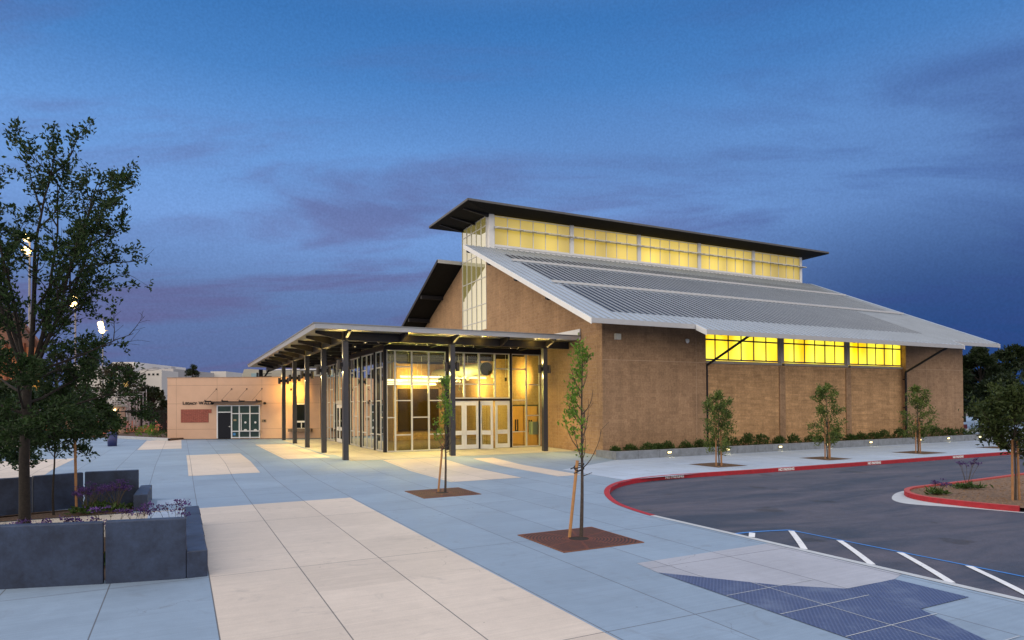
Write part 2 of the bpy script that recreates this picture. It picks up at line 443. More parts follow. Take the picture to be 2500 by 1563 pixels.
def glass(name, tint=(.86, .93, .88), refl=(.9, .95, .95), ior=1.55, extra=.03):
    m, nt, b, out = newmat(name)
    nt.nodes.remove(b)
    t = nd(nt, 'BsdfTransparent', {0: (*tint, 1)})
    gl = nd(nt, 'BsdfGlossy', {0: (*refl, 1), 'Roughness': .0})
    fr = nd(nt, 'Fresnel', {0: ior})
    mx = nd(nt, 'MixShader', {0: M_(nt, 'ADD', fr.outputs[0], extra, clamp=True), 1: t.outputs[0], 2: gl.outputs[0]})
    nt.links.new(mx.outputs[0], out.inputs[0])
    return m
MAT['glass'] = glass('clear_glass', (.90, .94, .84), ior=1.45, extra=.0)

def lit(name, c_lo, c_hi, strength, gloss_rough=.03, scale=.5, base=(.3, .26, .12), spec=.5, streak=1., lamps=None):
    """translucent panel lit from inside"""
    m, nt, b, out = newmat(name)
    P = nd(nt, 'NewGeometry').outputs['Position']
    mp = nd(nt, 'VectorMath', {0: P, 1: (1, 1, .35*streak)}, operation='MULTIPLY').outputs[0]
    n = nd(nt, 'TexNoise', {'Vector': mp, 'Scale': scale, 'Detail': 3.0, 'Roughness': .5}).outputs[0]
    c = ramp(nt, n, [(.36, c_lo), (.64, c_hi)])
    if lamps:
        x0, pitch, z0, zr, lo, span = lamps
        sx = nd(nt, 'SeparateXYZ', {0: P})
        dx = M_(nt, 'DIVIDE', M_(nt, 'PINGPONG', M_(nt, 'SUBTRACT', sx.outputs[0], x0), pitch/2), pitch/2)
        dzv = M_(nt, 'DIVIDE', M_(nt, 'SUBTRACT', sx.outputs[2], z0), zr)
        rr = M_(nt, 'ADD', M_(nt, 'MULTIPLY', dx, dx), M_(nt, 'MULTIPLY', dzv, dzv))
        hot = M_(nt, 'EXPONENT', M_(nt, 'MULTIPLY', rr, -1.6))
        far = M_(nt, 'EXPONENT', M_(nt, 'MULTIPLY', M_(nt, 'POWER', M_(nt, 'DIVIDE', M_(nt, 'SUBTRACT', sx.outputs[0], 36.5), span), 2.0), -1.0))
        lev = M_(nt, 'MULTIPLY', M_(nt, 'MULTIPLY_ADD', hot, 1.0-lo, lo), M_(nt, 'MULTIPLY_ADD', far, .55, .5))
        nt.links.new(M_(nt, 'MULTIPLY', lev, strength), b.inputs['Emission Strength'])
    nt.links.new(c, b.inputs['Emission Color'])
    if not lamps: b.inputs['Emission Strength'].default_value = strength
    setc(nt, b, base); b.inputs['Roughness'].default_value = gloss_rough
    b.inputs['Specular IOR Level'].default_value = spec
    return m
MAT['lit_low'] = lit('lit_yellow_panel', (1.0, .56, .0), (1.0, .92, .07), 1.75, .25, .55, base=(.2, .16, .02), lamps=(28.6, 2.1, 5.9, 1.5, .55, 40.))
MAT['lit_high'] = lit('lit_amber_panel', (.60, .41, .060), (.92, .66, .095), 1.05, .2, .16, base=(.24, .21, .11), lamps=(22.0, 3.25, 14.9, 1.6, .60, 13.))
MAT['lit_gable'] = lit('pale_translucent_panel', (.40, .32, .06), (.50, .40, .08), .50, .02, .3, base=(.26, .25, .15), spec=1.0)
_m = MAT['lit_gable']; _nt = _m.node_tree
_b = [n for n in _nt.nodes if n.type == 'BSDF_PRINCIPLED'][0]; _o = [n for n in _nt.nodes if n.type == 'OUTPUT_MATERIAL'][0]
_g = nd(_nt, 'BsdfGlossy', {0: (.95, .97, .92, 1), 'Roughness': .02}); _x = nd(_nt, 'MixShader', {0: .45, 1: _b.outputs[0], 2: _g.outputs[0]})
_nt.links.new(_x.outputs[0], _o.inputs[0])
MAT['lamp_warm'] = emis('warm_lamp', (1, .78, .42), 14.0)
MAT['lamp_tube'] = emis('fluorescent_tube', (1, .82, .45), 3.2)
MAT['lamp_step'] = emis('step_lamp', (1, .80, .36), 3.5)
MAT['lamp_flood'] = emis('floodlight_lamp', (1, .66, .24), 9.0)
MAT['hosp_lit'] = emis('lit_hospital_window', (1, .60, .12), .75)

def tactile():
    m, nt, b, out = newmat('blue_tactile_paving')
    P = nd(nt, 'NewGeometry').outputs['Position']
    s = nd(nt, 'SeparateXYZ', {0: P})
    k = .0707
    u = M_(nt, 'ADD', s.outputs[0], s.outputs[1]); v = M_(nt, 'SUBTRACT', s.outputs[0], s.outputs[1])
    du = M_(nt, 'SUBTRACT', M_(nt, 'FRACT', M_(nt, 'DIVIDE', u, k)), .5)
    dv = M_(nt, 'SUBTRACT', M_(nt, 'FRACT', M_(nt, 'DIVIDE', v, k)), .5)
    r = M_(nt, 'SQRT', M_(nt, 'ADD', M_(nt, 'MULTIPLY', du, du), M_(nt, 'MULTIPLY', dv, dv)))
    dome = ramp(nt, r, [(.14, 1.), (.34, 0.)], 'EASE')
    n = nd(nt, 'TexNoise', {'Vector': P, 'Scale': 1.6, 'Detail': 6.0, 'Roughness': .7}).outputs[0]
    c = mixc(nt, dome, (.045, .068, .160), (.110, .150, .290))
    wear = M_(nt, 'MULTIPLY', sstep(nt, n, .46, .75), .55)
    c = mixc(nt, wear, c, (.16, .205, .31))
    setc(nt, b, c); b.inputs['Roughness'].default_value = .55
    bump(nt, b, dome, 1.0, .006)
    return m
MAT['tactile'] = tactile()

def grate():
    m, nt, b, out = newmat('rusted_iron_grate')
    o = nd(nt, 'TexCoord').outputs['Object']
    s = nd(nt, 'SeparateXYZ', {0: o})
    r = M_(nt, 'SQRT', M_(nt, 'ADD', M_(nt, 'POWER', s.outputs[0], 2.0), M_(nt, 'POWER', s.outputs[1], 2.0)))
    ang = M_(nt, 'ARCTAN2', s.outputs[1], s.outputs[0])
    ring = M_(nt, 'LESS_THAN', M_(nt, 'FRACT', M_(nt, 'DIVIDE', r, .072)), .45)
    sect = M_(nt, 'PINGPONG', M_(nt, 'ADD', ang, math.pi/8), math.pi/8)
    web = M_(nt, 'GREATER_THAN', M_(nt, 'MULTIPLY', sect, r), .028)
    rng = M_(nt, 'MULTIPLY', M_(nt, 'GREATER_THAN', r, .30), M_(nt, 'LESS_THAN', r, 1.20))
    slot = M_(nt, 'MULTIPLY', M_(nt, 'MULTIPLY', ring, web), rng)
    n = nd(nt, 'TexNoise', {'Vector': o, 'Scale': 5.0, 'Detail': 8.0, 'Roughness': .7}).outputs[0]
    c = mixc(nt, ramp(nt, n, [(.3, 0.), (.7, 1.)]), (.075, .020, .014), (.165, .042, .020))
    c = mixc(nt, M_(nt, 'MULTIPLY', slot, .88), c, (.010, .006, .006))
    setc(nt, b, c); b.inputs['Roughness'].default_value = .7
    bump(nt, b, M_(nt, 'SUBTRACT', n, M_(nt, 'MULTIPLY', slot, 3.0)), .5, .01)
    return m
MAT['grate'] = grate()

def leafmat(name, c1, c2, scale=3., rough=.5, trans=0.25):
    m, nt, b, out = newmat(name)
    P = nd(nt, 'NewGeometry').outputs['Position']
    n = nd(nt, 'TexNoise', {'Vector': P, 'Scale': scale, 'Detail': 4.0, 'Roughness': .8}).outputs[0]
    n2 = nd(nt, 'TexWhiteNoise', {'Vector': nd(nt, 'VectorMath', {0: P, 1: (.09, .09, .09)}, operation='SNAP').outputs[0]}).outputs[0]
    f = M_(nt, 'ADD', M_(nt, 'MULTIPLY', n, .7), M_(nt, 'MULTIPLY', n2, .3))
    c = ramp(nt, f, [(.3, c1), (.68, c2)])
    setc(nt, b, c); b.inputs['Roughness'].default_value = rough
    b.inputs['Specular IOR Level'].default_value = .25
    tr = nd(nt, 'BsdfTranslucent', {0: c})
    mx = nd(nt, 'MixShader', {0: trans, 1: b.outputs[0], 2: tr.outputs[0]})
    nt.links.new(mx.outputs[0], out.inputs[0])
    return m
MAT['leaf_dark'] = leafmat('dark_oak_leaf', (.010, .024, .007), (.036, .070, .018))
MAT['leaf_bright'] = leafmat('fresh_spring_leaf', (.070, .160, .018), (.190, .330, .045))
MAT['leaf_ever'] = leafmat('evergreen_leaf', (.040, .075, .018), (.165, .215, .050))
MAT['leaf_ever_dark'] = leafmat('dark_evergreen_leaf', (.016, .034, .010), (.062, .085, .024))  # darker green leaf colour of the island evergreen
MAT['leaf_far'] = leafmat('far_tree_leaf', (.007, .014, .006), (.028, .046, .015), scale=.6, trans=.1)
MAT['leaf_far_br'] = leafmat('bronze_far_leaf', (.016, .017, .009), (.050, .045, .020), scale=.6, trans=.1)
MAT['leaf_shrub'] = leafmat('shrub_leaf', (.022, .050, .012), (.085, .140, .035), scale=6.)
MAT['flower'] = leafmat('purple_statice_flower', (.030, .012, .070), (.115, .055, .22), scale=9., trans=.1)
MAT['stem'] = simple('flower_stem', (.085, .060, .030), .8)

# ------------------------------------------------------------------ terrain
def zg(y): return 0.22*(min(max(y, 27.0), 33.0)-27.0)/6.0

def dz(x, y):
    """height of the drive surface"""
    d = max((x-10.62)/3.2, (y-12.3)/3.0)
    d = min(max(d, 0.), 1.)
    return -.012-.138*(d*d*(3-2*d))

mb = MB()
mb.poly([(-900, -300, -.34), (1200, -300, -.34), (1200, 1400, -.34), (-900, 1400, -.34)])
struct(mb, 'ground', MAT['dirt'])

# kerb line of the drive (outer edge of the plaza)
KERB = [(10.62, -8.), (10.62, 12.2), (10.64, 13.0), (10.78, 13.9), (11.05, 15.0), (11.55, 16.1), (12.15, 17.1), (12.95, 18.1), (13.9, 18.95),
        (15.0, 19.55), (16.2, 19.9), (17.6, 20.0), (19.5, 19.92), (22.5, 19.8), (28., 19.75), (36., 19.72), (48., 19.7), (75., 19.7), (130., 19.7)]
mb = MB()
mb.poly([(-60, -8, 0)]+[(x, y, 0) for x, y in KERB]+[(130, 27, 0), (-60, 27, 0)])
mb.poly([(-60, 27, 0), (130, 27, 0), (130, 33, .22), (-60, 33, .22)])
mb.poly([(-60, 33, .22), (130, 33, .22), (130, 66.5, .22), (-60, 66.5, .22)])
struct(mb, 'plaza', MAT['plaza'])

# drive
mb = MB()
xs = list(np.arange(10.3, 20, .4))+list(np.arange(20, 140, 6.0))
ys = list(np.arange(-8, 8, 2.0))+list(np.arange(8, 20.6, .4))
for i in range(len(xs)-1):
    for j in range(len(ys)-1):
        q = [(xs[i], ys[j]), (xs[i+1], ys[j]), (xs[i+1], ys[j+1]), (xs[i], ys[j+1])]
        mb.poly([(a, b, dz(a, b)) for a, b in q])
struct(mb, 'drive', MAT['asphalt'], smooth=True)

def drape(pts, h, off):
    return [(a, b, h(a, b)+off) for a, b in pts]

def sheet(mbx, quad, off, hfun=None, n=6):
    """subdivided quad draped on a height function"""
    hfun = hfun or (lambda x, y: zg(y))
    a, b, c, d = [np.array(p, float) for p in quad]
    for i in range(n):
        for j in range(n):
            def P(s, t):
                p = (a*(1-s)+b*s)*(1-t)+(d*(1-s)+c*s)*t
                return (p[0], p[1], hfun(p[0], p[1])+off)
            mbx.poly([P(i/n, j/n), P((i+1)/n, j/n), P((i+1)/n, (j+1)/n), P(i/n, (j+1)/n)])

def rect(mbx, x0, x1, y0, y1, off):
    cuts = [y0]+[c for c in (27., 33.) if y0 < c < y1]+[y1]
    for a, b in zip(cuts[:-1], cuts[1:]):
        mbx.poly([(x0, a, zg(a)+off), (x1, a, zg(a)+off), (x1, b, zg(b)+off), (x0, b, zg(b)+off)])

# beige paving bands
mb = MB()
rect(mb, .42, 4.63, -7.5, 20.05, .004)
rect(mb, 8.80, 11.72, 22.25, 31.2, .004)
rect(mb, 13.15, 14.25, 21.9, 30.2, .004)
rect(mb, .28, 2.95, 28.9, 39.2, .004)
rect(mb, 4.55, 6.75, 33.6, 47.6, .004)
rect(mb, -2.35, .06, 45.8, 58.4, .004)
rect(mb, -9.5, -4.8, 31., 40., .004)
rect(mb, -16., -9.5, 44., 60., .004)
struct(mb, 'paving', MAT['beige'])
mb = MB()
rect(mb, -7.0, .40, 16.6, 20.05, .004)      # buff gravel-finish strip between the seat walls
struct(mb, 'path', MAT['buff'])
mb = MB()
rect(mb, 7.3, 19.98, 31.4, 35.3, .006)
rect(mb, 6.95, 10.1, 35.3, 52.5, .006)
struct(mb, 'porch_paving', MAT['porch'])
mb = MB()
for x0, x1, y0, y1 in ((-.62, .12, 21.2, 22.3), (-.75, .12, 18.6, 19.9), (-2.9, -1.9, 17.2, 18.2), (-5.6, -4.3, 16.9, 18.0)):
    rect(mb, x0, x1, y0, y1, .010)
struct(mb, 'stepping_slab_paving', MAT['walk'])

# pale sidewalk along the long wall
mb = MB()
mb.poly([(19.0, 19.98, .004), (130, 19.78, .004), (130, 26.85, .004), (19.6, 26.85, .004), (14.6, 24.0, .004), (14.6, 19.6, .004)])
struct(mb, 'sidewalk', MAT['walk'])
mb = MB()
mb.poly([(x, y, .004) for x, y in ((7.15, 9.25), (7.055, 8.56), (8.145, 7.125), (8.9, 6.485), (10.05, 6.465), (10.46, 6.6), (10.46, 9.3))])
struct(mb, 'ramp_paving', concrete('ramp_concrete', (.335, .345, .40), sy_=3.0, faint=1.5))

# kerbs: a strip of given width along part of the kerb line, with a real face down to the drive
def offs(path, w):
    out = []
    for k, p in enumerate(path):
        a = path[max(k-1, 0)]; b = path[min(k+1, len(path)-1)]
        d = Vector((b[0]-a[0], b[1]-a[1])).normalized()
        out.append((p[0]-d.y*w, p[1]+d.x*w))
    return out

def smooth_path(path, n=5):
    P = [Vector((*p, 0)) for p in path]; out = []
    for i in range(len(P)-1):
        p0 = P[max(i-1, 0)]; p1 = P[i]; p2 = P[i+1]; p3 = P[min(i+2, len(P)-1)]
        for k in range(n):
            t = k/n
            q = .5*((2*p1)+(p2-p0)*t+(2*p0-5*p1+4*p2-p3)*t*t+(3*p1-p0-3*p2+p3)*t**3)
            out.append((q.x, q.y))
    out.append(path[-1]); return out

def kerbstrip(path, w, ztop, zbot, mbx, proud=.012):
    inn = offs(path, w); pr = offs(path, -proud)
    for k in range(len(path)-1):
        a, b = pr[k], pr[k+1]; c, d = inn[k+1], inn[k]
        za, zb = zbot(*path[k]), zbot(*path[k+1])
        mbx.poly([(*a, ztop), (*b, ztop), (*c, ztop), (*d, ztop)])
        mbx.poly([(*a, za), (*b, zb), (*b, ztop), (*a, ztop)])
KS = smooth_path(KERB[2:-2], 6)
mb = MB(); kerbstrip(KS, .16, .008, lambda x, y: dz(x, y)-.03, mb)
struct(mb, 'red_kerb', MAT['red'])
mb = MB(); kerbstrip([(10.62, y) for y in np.linspace(-8, 13.0, 22)], .14, .008, lambda x, y: -.16, mb)
struct(mb, 'flush_kerb', MAT['gutter'])

# road markings
mb = MB()
def ribbon(mbx, path, w, h, off):
    L = offs(path, w/2); R = offs(path, -w/2)
    for k in range(len(path)-1):
        mbx.poly([(*R[k], h(*R[k])+off), (*R[k+1], h(*R[k+1])+off), (*L[k+1], h(*L[k+1])+off), (*L[k], h(*L[k])+off)])
def dense(a, b, n): return [(a[0]+(b[0]-a[0])*i/n, a[1]+(b[1]-a[1])*i/n) for i in range(n+1)]
ribbon(mb, dense((10.68, 10.36), (12.30, 10.36), 6), .09, dz, .008)
ribbon(mb, dense((12.34, 10.40), (12.46, -2.0), 30), .09, dz, .008)
struct(mb, 'blue_marking', MAT['blue_paint'])
mb = MB()
for a, b in (((10.67, 9.92), (11.06, 10.27)), ((10.66, 8.62), (12.24, 10.24)), ((10.66, 7.25), (12.26, 9.05)), ((10.66, 5.95), (12.28, 7.78)),
             ((10.66, 4.72), (12.32, 6.58)), ((10.66, 3.4), (12.34, 5.3))):
    ribbon(mb, dense(a, b, 8), .125, dz, .012)
struct(mb, 'white_marking', MAT['white_paint'])

# blue warning tiles
mb = MB()
mb.poly([(x, y, .009) for x, y in ((7.06, 8.55), (7.06, 2.6), (7.90, 3.2), (8.90, 5.36), (8.90, 6.48), (8.15, 7.12))])
mb.poly([(x, y, .0091) for x, y in ((8.905, 6.46), (8.905, 5.37), (10.05, 5.37), (10.05, 6.46))])
tp = struct(mb, 'tactile_paving', MAT['tactile'])
mb = MB()
for y in (7.05, 6.10, 5.15, 4.2): ribbon(mb, [(8.895, y), (7.065, y)], .014, lambda x, y: 0, .013)
ribbon(mb, [(7.93, 7.4), (7.93, 3.3)], .014, lambda x, y: 0, .014)
struct(mb, 'tactile_joint_paving', MAT['gutter'])

# planted island in the drive
ISL = [(30., 13.75), (25.76, 13.45), (22.45, 13.33), (21.6, 13.28), (20.8, 13.0), (20.1, 12.45), (19.72, 11.75), (19.66, 11.0), (19.78, 10.1), (19.98, 9.4), (20.15, 8.7)]
IS = smooth_path(ISL, 5)
mb = MB()
mb.poly([(x, y, -.05) for x, y in offs(IS, .12)]+[(31., 6.5, -.05), (40., 13.7, -.05)])
struct(mb, 'soil', MAT['island_soil'])
ik = IS[:-5]; pr_ = offs(ik, -.012); inn = offs(ik, .14)
mb = MB(); mt_ = MB()
for k in range(len(ik)-1):
    mt_.poly([(*pr_[k], .0), (*pr_[k+1], .0), (*inn[k+1], .0), (*inn[k], .0)])
    mt_.poly([(*inn[k], -.1), (*inn[k+1], -.1), (*inn[k+1], .0), (*inn[k], .0)])
    mb.poly([(*pr_[k], -.16), (*pr_[k+1], -.16), (*pr_[k+1], -.0005), (*pr_[k], -.0005)])
mb.poly([(*pr_[-1], -.16), (*inn[-1], -.16), (*inn[-1], -.0005), (*pr_[-1], -.0005)])
struct(mb, 'island_kerb', MAT['red']); struct(mt_, 'island_kerb_top', MAT['red_worn'])
mb = MB()
P0 = offs(IS, -.014); P1 = offs(IS, -.16)
mid = [(18.9, 11.3)]
P1 = [(x-(.75*math.exp(-((y-11.9)/1.1)**2) if x < 21.5 else 0), y) for x, y in P1]
for k in range(len(P0)-1):
    mb.poly([(*P1[k], -.146), (*P1[k+1], -.146), (*P0[k+1], -.146), (*P0[k], -.146)])
struct(mb, 'island_gutter', MAT['gutter'])

rg_ = np.random.default_rng(77); mb = MB()
for k in range(900):
    x = rg_.uniform(19.9, 27); y = rg_.uniform(8.8, 13.0)
    if y > 11 and x < 20.2+(y-11)*.55: continue
    r_ = rg_.uniform(.012, .045); n_ = len(mb.v)
    a0 = rg_.uniform(0, 6.28)
    pts = [(x+r_*rg_.uniform(.6, 1.3)*math.cos(a0+q*1.257), y+r_*rg_.uniform(.6, 1.3)*math.sin(a0+q*1.257), -.052) for q in range(5)]
    tip = (x+rg_.uniform(-.3, .3)*r_, y+rg_.uniform(-.3, .3)*r_, -.05+r_*rg_.uniform(.5, 1.1))
    for q in range(5): mb.poly([pts[q], pts[(q+1) % 5], tip])
o = mb.build('soil_clods', MAT['island_soil']); o['kind'] = 'stuff'
# running track beyond the fence, planting bed beside the office
def pl(lateral, dist):
    return (RT[0]*lateral+FW[0]*dist, RT[1]*lateral+FW[1]*dist)
mb = MB()
mb.poly([(*pl(-75, 72), .12), (*pl(-27, 66), .12), (*pl(-20, 135), .12), (*pl(-95, 135), .12)])
struct(mb, 'track_ground', MAT['track'])
mb = MB()
mb.prism([(*pl(-38, 58.5), .2), (*pl(-26.6, 50.6), .2), (*pl(-25.5, 61.), .2), (*pl(-38, 64.), .2)], (0, 0, .16))
struct(mb, 'bed_soil', MAT['soil'])
mb = MB()
a = np.array(pl(-33.6, 55.4)); b = np.array(pl(-26.5, 50.4))
ribbon(mb, [tuple(a), tuple(b)], .3, lambda x, y: 0, .42)
o_ = np.array([*(b-a)]); nrm_ = np.array([o_[1], -o_[0]])/np.hypot(*o_)*.15
mb.poly([(*(a+nrm_), .2), (*(b+nrm_), .2), (*(b+nrm_), .42), (*(a+nrm_), .42)])
struct(mb, 'bed_kerb', MAT['gutter'])

# ------------------------------------------------------------------ gymnasium
GX, GY, FX, BY = 20.0, 28.66, 53.25, 62.0
RS = .448                                   # roof slope
def rz(y): return 7.10+RS*(y-26.77)         # top of the front roof plane
def rzb(y): return 14.23-RS*(y-48.03)       # top of the rear roof plane
gym = thing('gymnasium', (GX, GY, 0), 'large tan block gymnasium with a metal roof and a glowing yellow clerestory along its ridge', 'gymnasium')
YM = GY+.30                                 # recessed middle wall
WL, WR = 27.30, 46.20
mb = MB(); mb.prism([(GX, GY, -.3), (WL, GY, -.3), (WL, GY, rz(GY)-.3), (GX, GY, rz(GY)-.3)], (0, .5, 0))
mb.build('end_wall', MAT['cmu_rough'], gym)
mb = MB(); mb.prism([(WR, GY, -.3), (FX, GY, -.3), (FX, GY, rz(GY)-.3), (WR, GY, rz(GY)-.3)], (0, .5, 0))
mb.build('end_wall', MAT['cmu_rough'], gym)
mb = MB(); mb.box(WL, WR, YM, YM+.3, -.3, 5.17)
mb.build('middle_wall', MAT['cmu_smooth'], gym)
for x in (33.66, 40.04):
    p = MB(); p.box(x, x+.52, YM-.06, YM-.002, -.2, 5.10); p.build('pilaster', MAT['cmu_rough'], gym)
# gable wall: pieces either side of the tall window (seen from the west), plus the wall below it
def gable(pts, name='gable_wall', x=GX):
    m_ = MB(); m_.prism([(x, y, z) for y, z in pts], (.35, 0, 0)); return m_.build(name, MAT['cmu_gable'], gym)
gable([(GY+.502, -.3), (43.25, -.3), (43.25, rz(43.25)-.3), (GY+.502, rz(GY+.5)-.3)])
gable([(47.82, -.3), (BY, -.3), (BY, rzb(BY)-.3), (47.82, rzb(48.1)-.3)])
gable([(43.252, -.3), (47.818, -.3), (47.818, 8.4), (43.252, 8.4)])
m_ = MB(); m_.prism([(FX-.35, GY+.502, -.3), (FX-.35, BY, -.3), (FX-.35, BY, rzb(BY)-.3), (FX-.35, 48, 13.8), (FX-.35, 43, 13.8), (FX-.35, GY+.502, rz(GY+.5)-.3)], (.348, 0, 0))
m_.build('gable_wall', MAT['cmu_gable'], gym)
m_ = MB(); m_.box(GX+.36, FX-.36, BY-.3, BY-.01, -.3, rzb(BY)-.3); m_.build('rear_wall', MAT['cmu_smooth'], gym)

# front roof with standing seams
RX0, RX1 = 18.0, 54.35
EW, EM = 26.77, 25.98                        # eave of the wings, deeper eave over the windows
J0, J1 = 24.72, 48.3
TH = .10
def roofslab(mbx, x0, x1, y0, y1, f, th=TH):
    mbx.hexa([(x0, y0, f(y0)-th), (x1, y0, f(y0)-th), (x1, y1, f(y1)-th), (x0, y1, f(y1)-th),
              (x0, y0, f(y0)), (x1, y0, f(y0)), (x1, y1, f(y1)), (x0, y1, f(y1))])
mb = MB()
roofslab(mb, RX0, J0, EW, 42.74, rz); roofslab(mb, J0, J1, EM, 42.74, rz); roofslab(mb, J1, RX1, EW, 42.74, rz)
x = RX0+.22
while x < RX1-.1:
    y0 = EM if J0+.05 < x < J1-.05 else EW
    s = .024
    mb.hexa([(x-s, y0, rz(y0)), (x+s, y0, rz(y0)), (x+s, 42.7, rz(42.7)), (x-s, 42.7, rz(42.7)),
             (x-s, y0, rz(y0)+.055), (x+s, y0, rz(y0)+.055), (x+s, 42.7, rz(42.7)+.055), (x-s, 42.7, rz(42.7)+.055)])
    x += .46
mb.build('roof', MAT['roof'], gym)
# underside
mb = MB()
for a, b, c in ((RX0+.06, J0, EW+.06), (J0, J1, EM+.06), (J1, RX1-.06, EW+.06)):
    roofslab(mb, a+.001, b-.001, c, 42.6, lambda y: rz(y)-TH-.002, .06)
mb.build('soffit', MAT['dark_soffit'], gym)
# fascia and gutter
def eavefascia(x0, x1, y):
    m_ = MB(); z = rz(y)
    m_.hexa([(x0, y-.10, z-.27), (x1, y-.10, z-.27), (x1, y-.002, z-.27), (x0, y-.002, z-.27),
             (x0, y-.13, z-.03), (x1, y-.13, z-.03), (x1, y-.002, z-.03), (x0, y-.002, z-.03)])
    m_.build('gutter', MAT['fascia'], gym)
eavefascia(RX0, J0+.12, EW); eavefascia(J0, J1, EM); eavefascia(J1-.12, RX1, EW)
def rakefascia(x, y0, y1, f, w=.05, h=.27, name='fascia', mat='white_metal'):
    m_ = MB()
    m_.hexa([(x, y0, f(y0)-h), (x+w, y0, f(y0)-h), (x+w, y1, f(y1)-h), (x, y1, f(y1)-h),
             (x, y0, f(y0)+.03), (x+w, y0, f(y0)+.03), (x+w, y1, f(y1)+.03), (x, y1, f(y1)+.03)])
    m_.build(name, MAT[mat], gym)
rakefascia(RX0-.052, EW-.12, 42.74, rz); rakefascia(RX1+.002, EW-.12, 42.74, rz)
rakefascia(J0-.052, EM-.12, EW-.14, rz); rakefascia(J1+.002, EM-.12, EW-.14, rz)
# rake trim strip on the far side
mb = MB(); roofslab(mb, RX1-.45, RX1, EW, 42.7, lambda y: rz(y)+.058, .05); mb.build('rake_trim', MAT['roof'], gym)
# thin solar strips in three rows and the two conduit rails above them
for y0, y1, xe in ((28.05, 33.15, 47.4), (33.75, 38.35, 52.9), (38.95, 40.75, 52.9)):
    mb = MB(); x = RX0+.22+.46*4
    while x+.46 < xe:
        mb.poly([(x+.06, y0, rz(y0)+.008), (x+.40, y0, rz(y0)+.008), (x+.40, y1, rz(y1)+.008), (x+.06, y1, rz(y1)+.008)])
        x += .46
    mb.build('solar_panel_row', MAT['pv'], gym)
for y in (33.4, 38.62):
    mb = MB(); z = rz(y)
    mb.hexa([(19.75, y-.09, z+.07-.04), (53.5, y-.09, z+.03), (53.5, y+.09, z+.11), (19.75, y+.09, z+.11),
             (19.75, y-.09, z+.16), (53.5, y-.09, z+.16), (53.5, y+.09, z+.21), (19.75, y+.09, z+.21)])
    mb.build('conduit_rail', MAT['fascia'], gym)
# outriggers under the rake and rafter tails under the eave
for y in (31.2, 35.0, 38.85, 42.3):
    mb = MB(); z = rz(y)-.20
    mb.hexa([(18.06, y-.12, z-.30), (20.1, y-.12, z-.30), (20.1, y+.12, z-.20), (18.06, y+.12, z-.20),
             (18.06, y-.12, z-.02), (20.1, y-.12, z-.02), (20.1, y+.12, z+.04), (18.06, y+.12, z+.04)])
    mb.build('outrigger', MAT['dark'], gym)
xr = 21.6
while xr < 54:
    ye = EM+.25 if J0+.2 < xr < J1-.2 else EW+.3
    mb = MB(); w = .11
    mb.hexa([(xr-w, ye, rz(ye)-.36), (xr+w, ye, rz(ye)-.36), (xr+w, YM, rz(YM)-.75), (xr-w, YM, rz(YM)-.75),
             (xr-w, ye-.12, rz(ye)-.20), (xr+w, ye-.12, rz(ye)-.20), (xr+w, YM, rz(YM)-.17), (xr-w, YM, rz(YM)-.17)])
    mb.build('rafter_tail', MAT['dark'], gym)
    xr += 2.22
# rear roof
mb = MB()
roofslab(mb, RX0, RX1, 48.03, BY+2, rzb, .12)
mb.build('rear_roof', MAT['roof'], gym)
mb = MB(); roofslab(mb, RX0+.05, RX1-.05, 48.06, BY+1.95, lambda y: rzb(y)-.122, .10)
for k in range(12):
    pass
mb.build('soffit', MAT['dark_soffit'], gym)
rakefascia(RX0-.052, 48.03, BY+2, rzb, mat='dark', h=.24)
mb = MB(); mb.box(RX0, GX+.2, 47.99, 48.028, 14.0, 14.27); mb.build('fascia', MAT['fascia'], gym)
for y in (52.2, 55.6, 59.0):
    mb = MB(); z = rzb(y)-.22; w = .14
    mb.box(18.06, 20.1, y-w, y+w, z-.34, z-.04); mb.build('outrigger', MAT['dark'], gym)

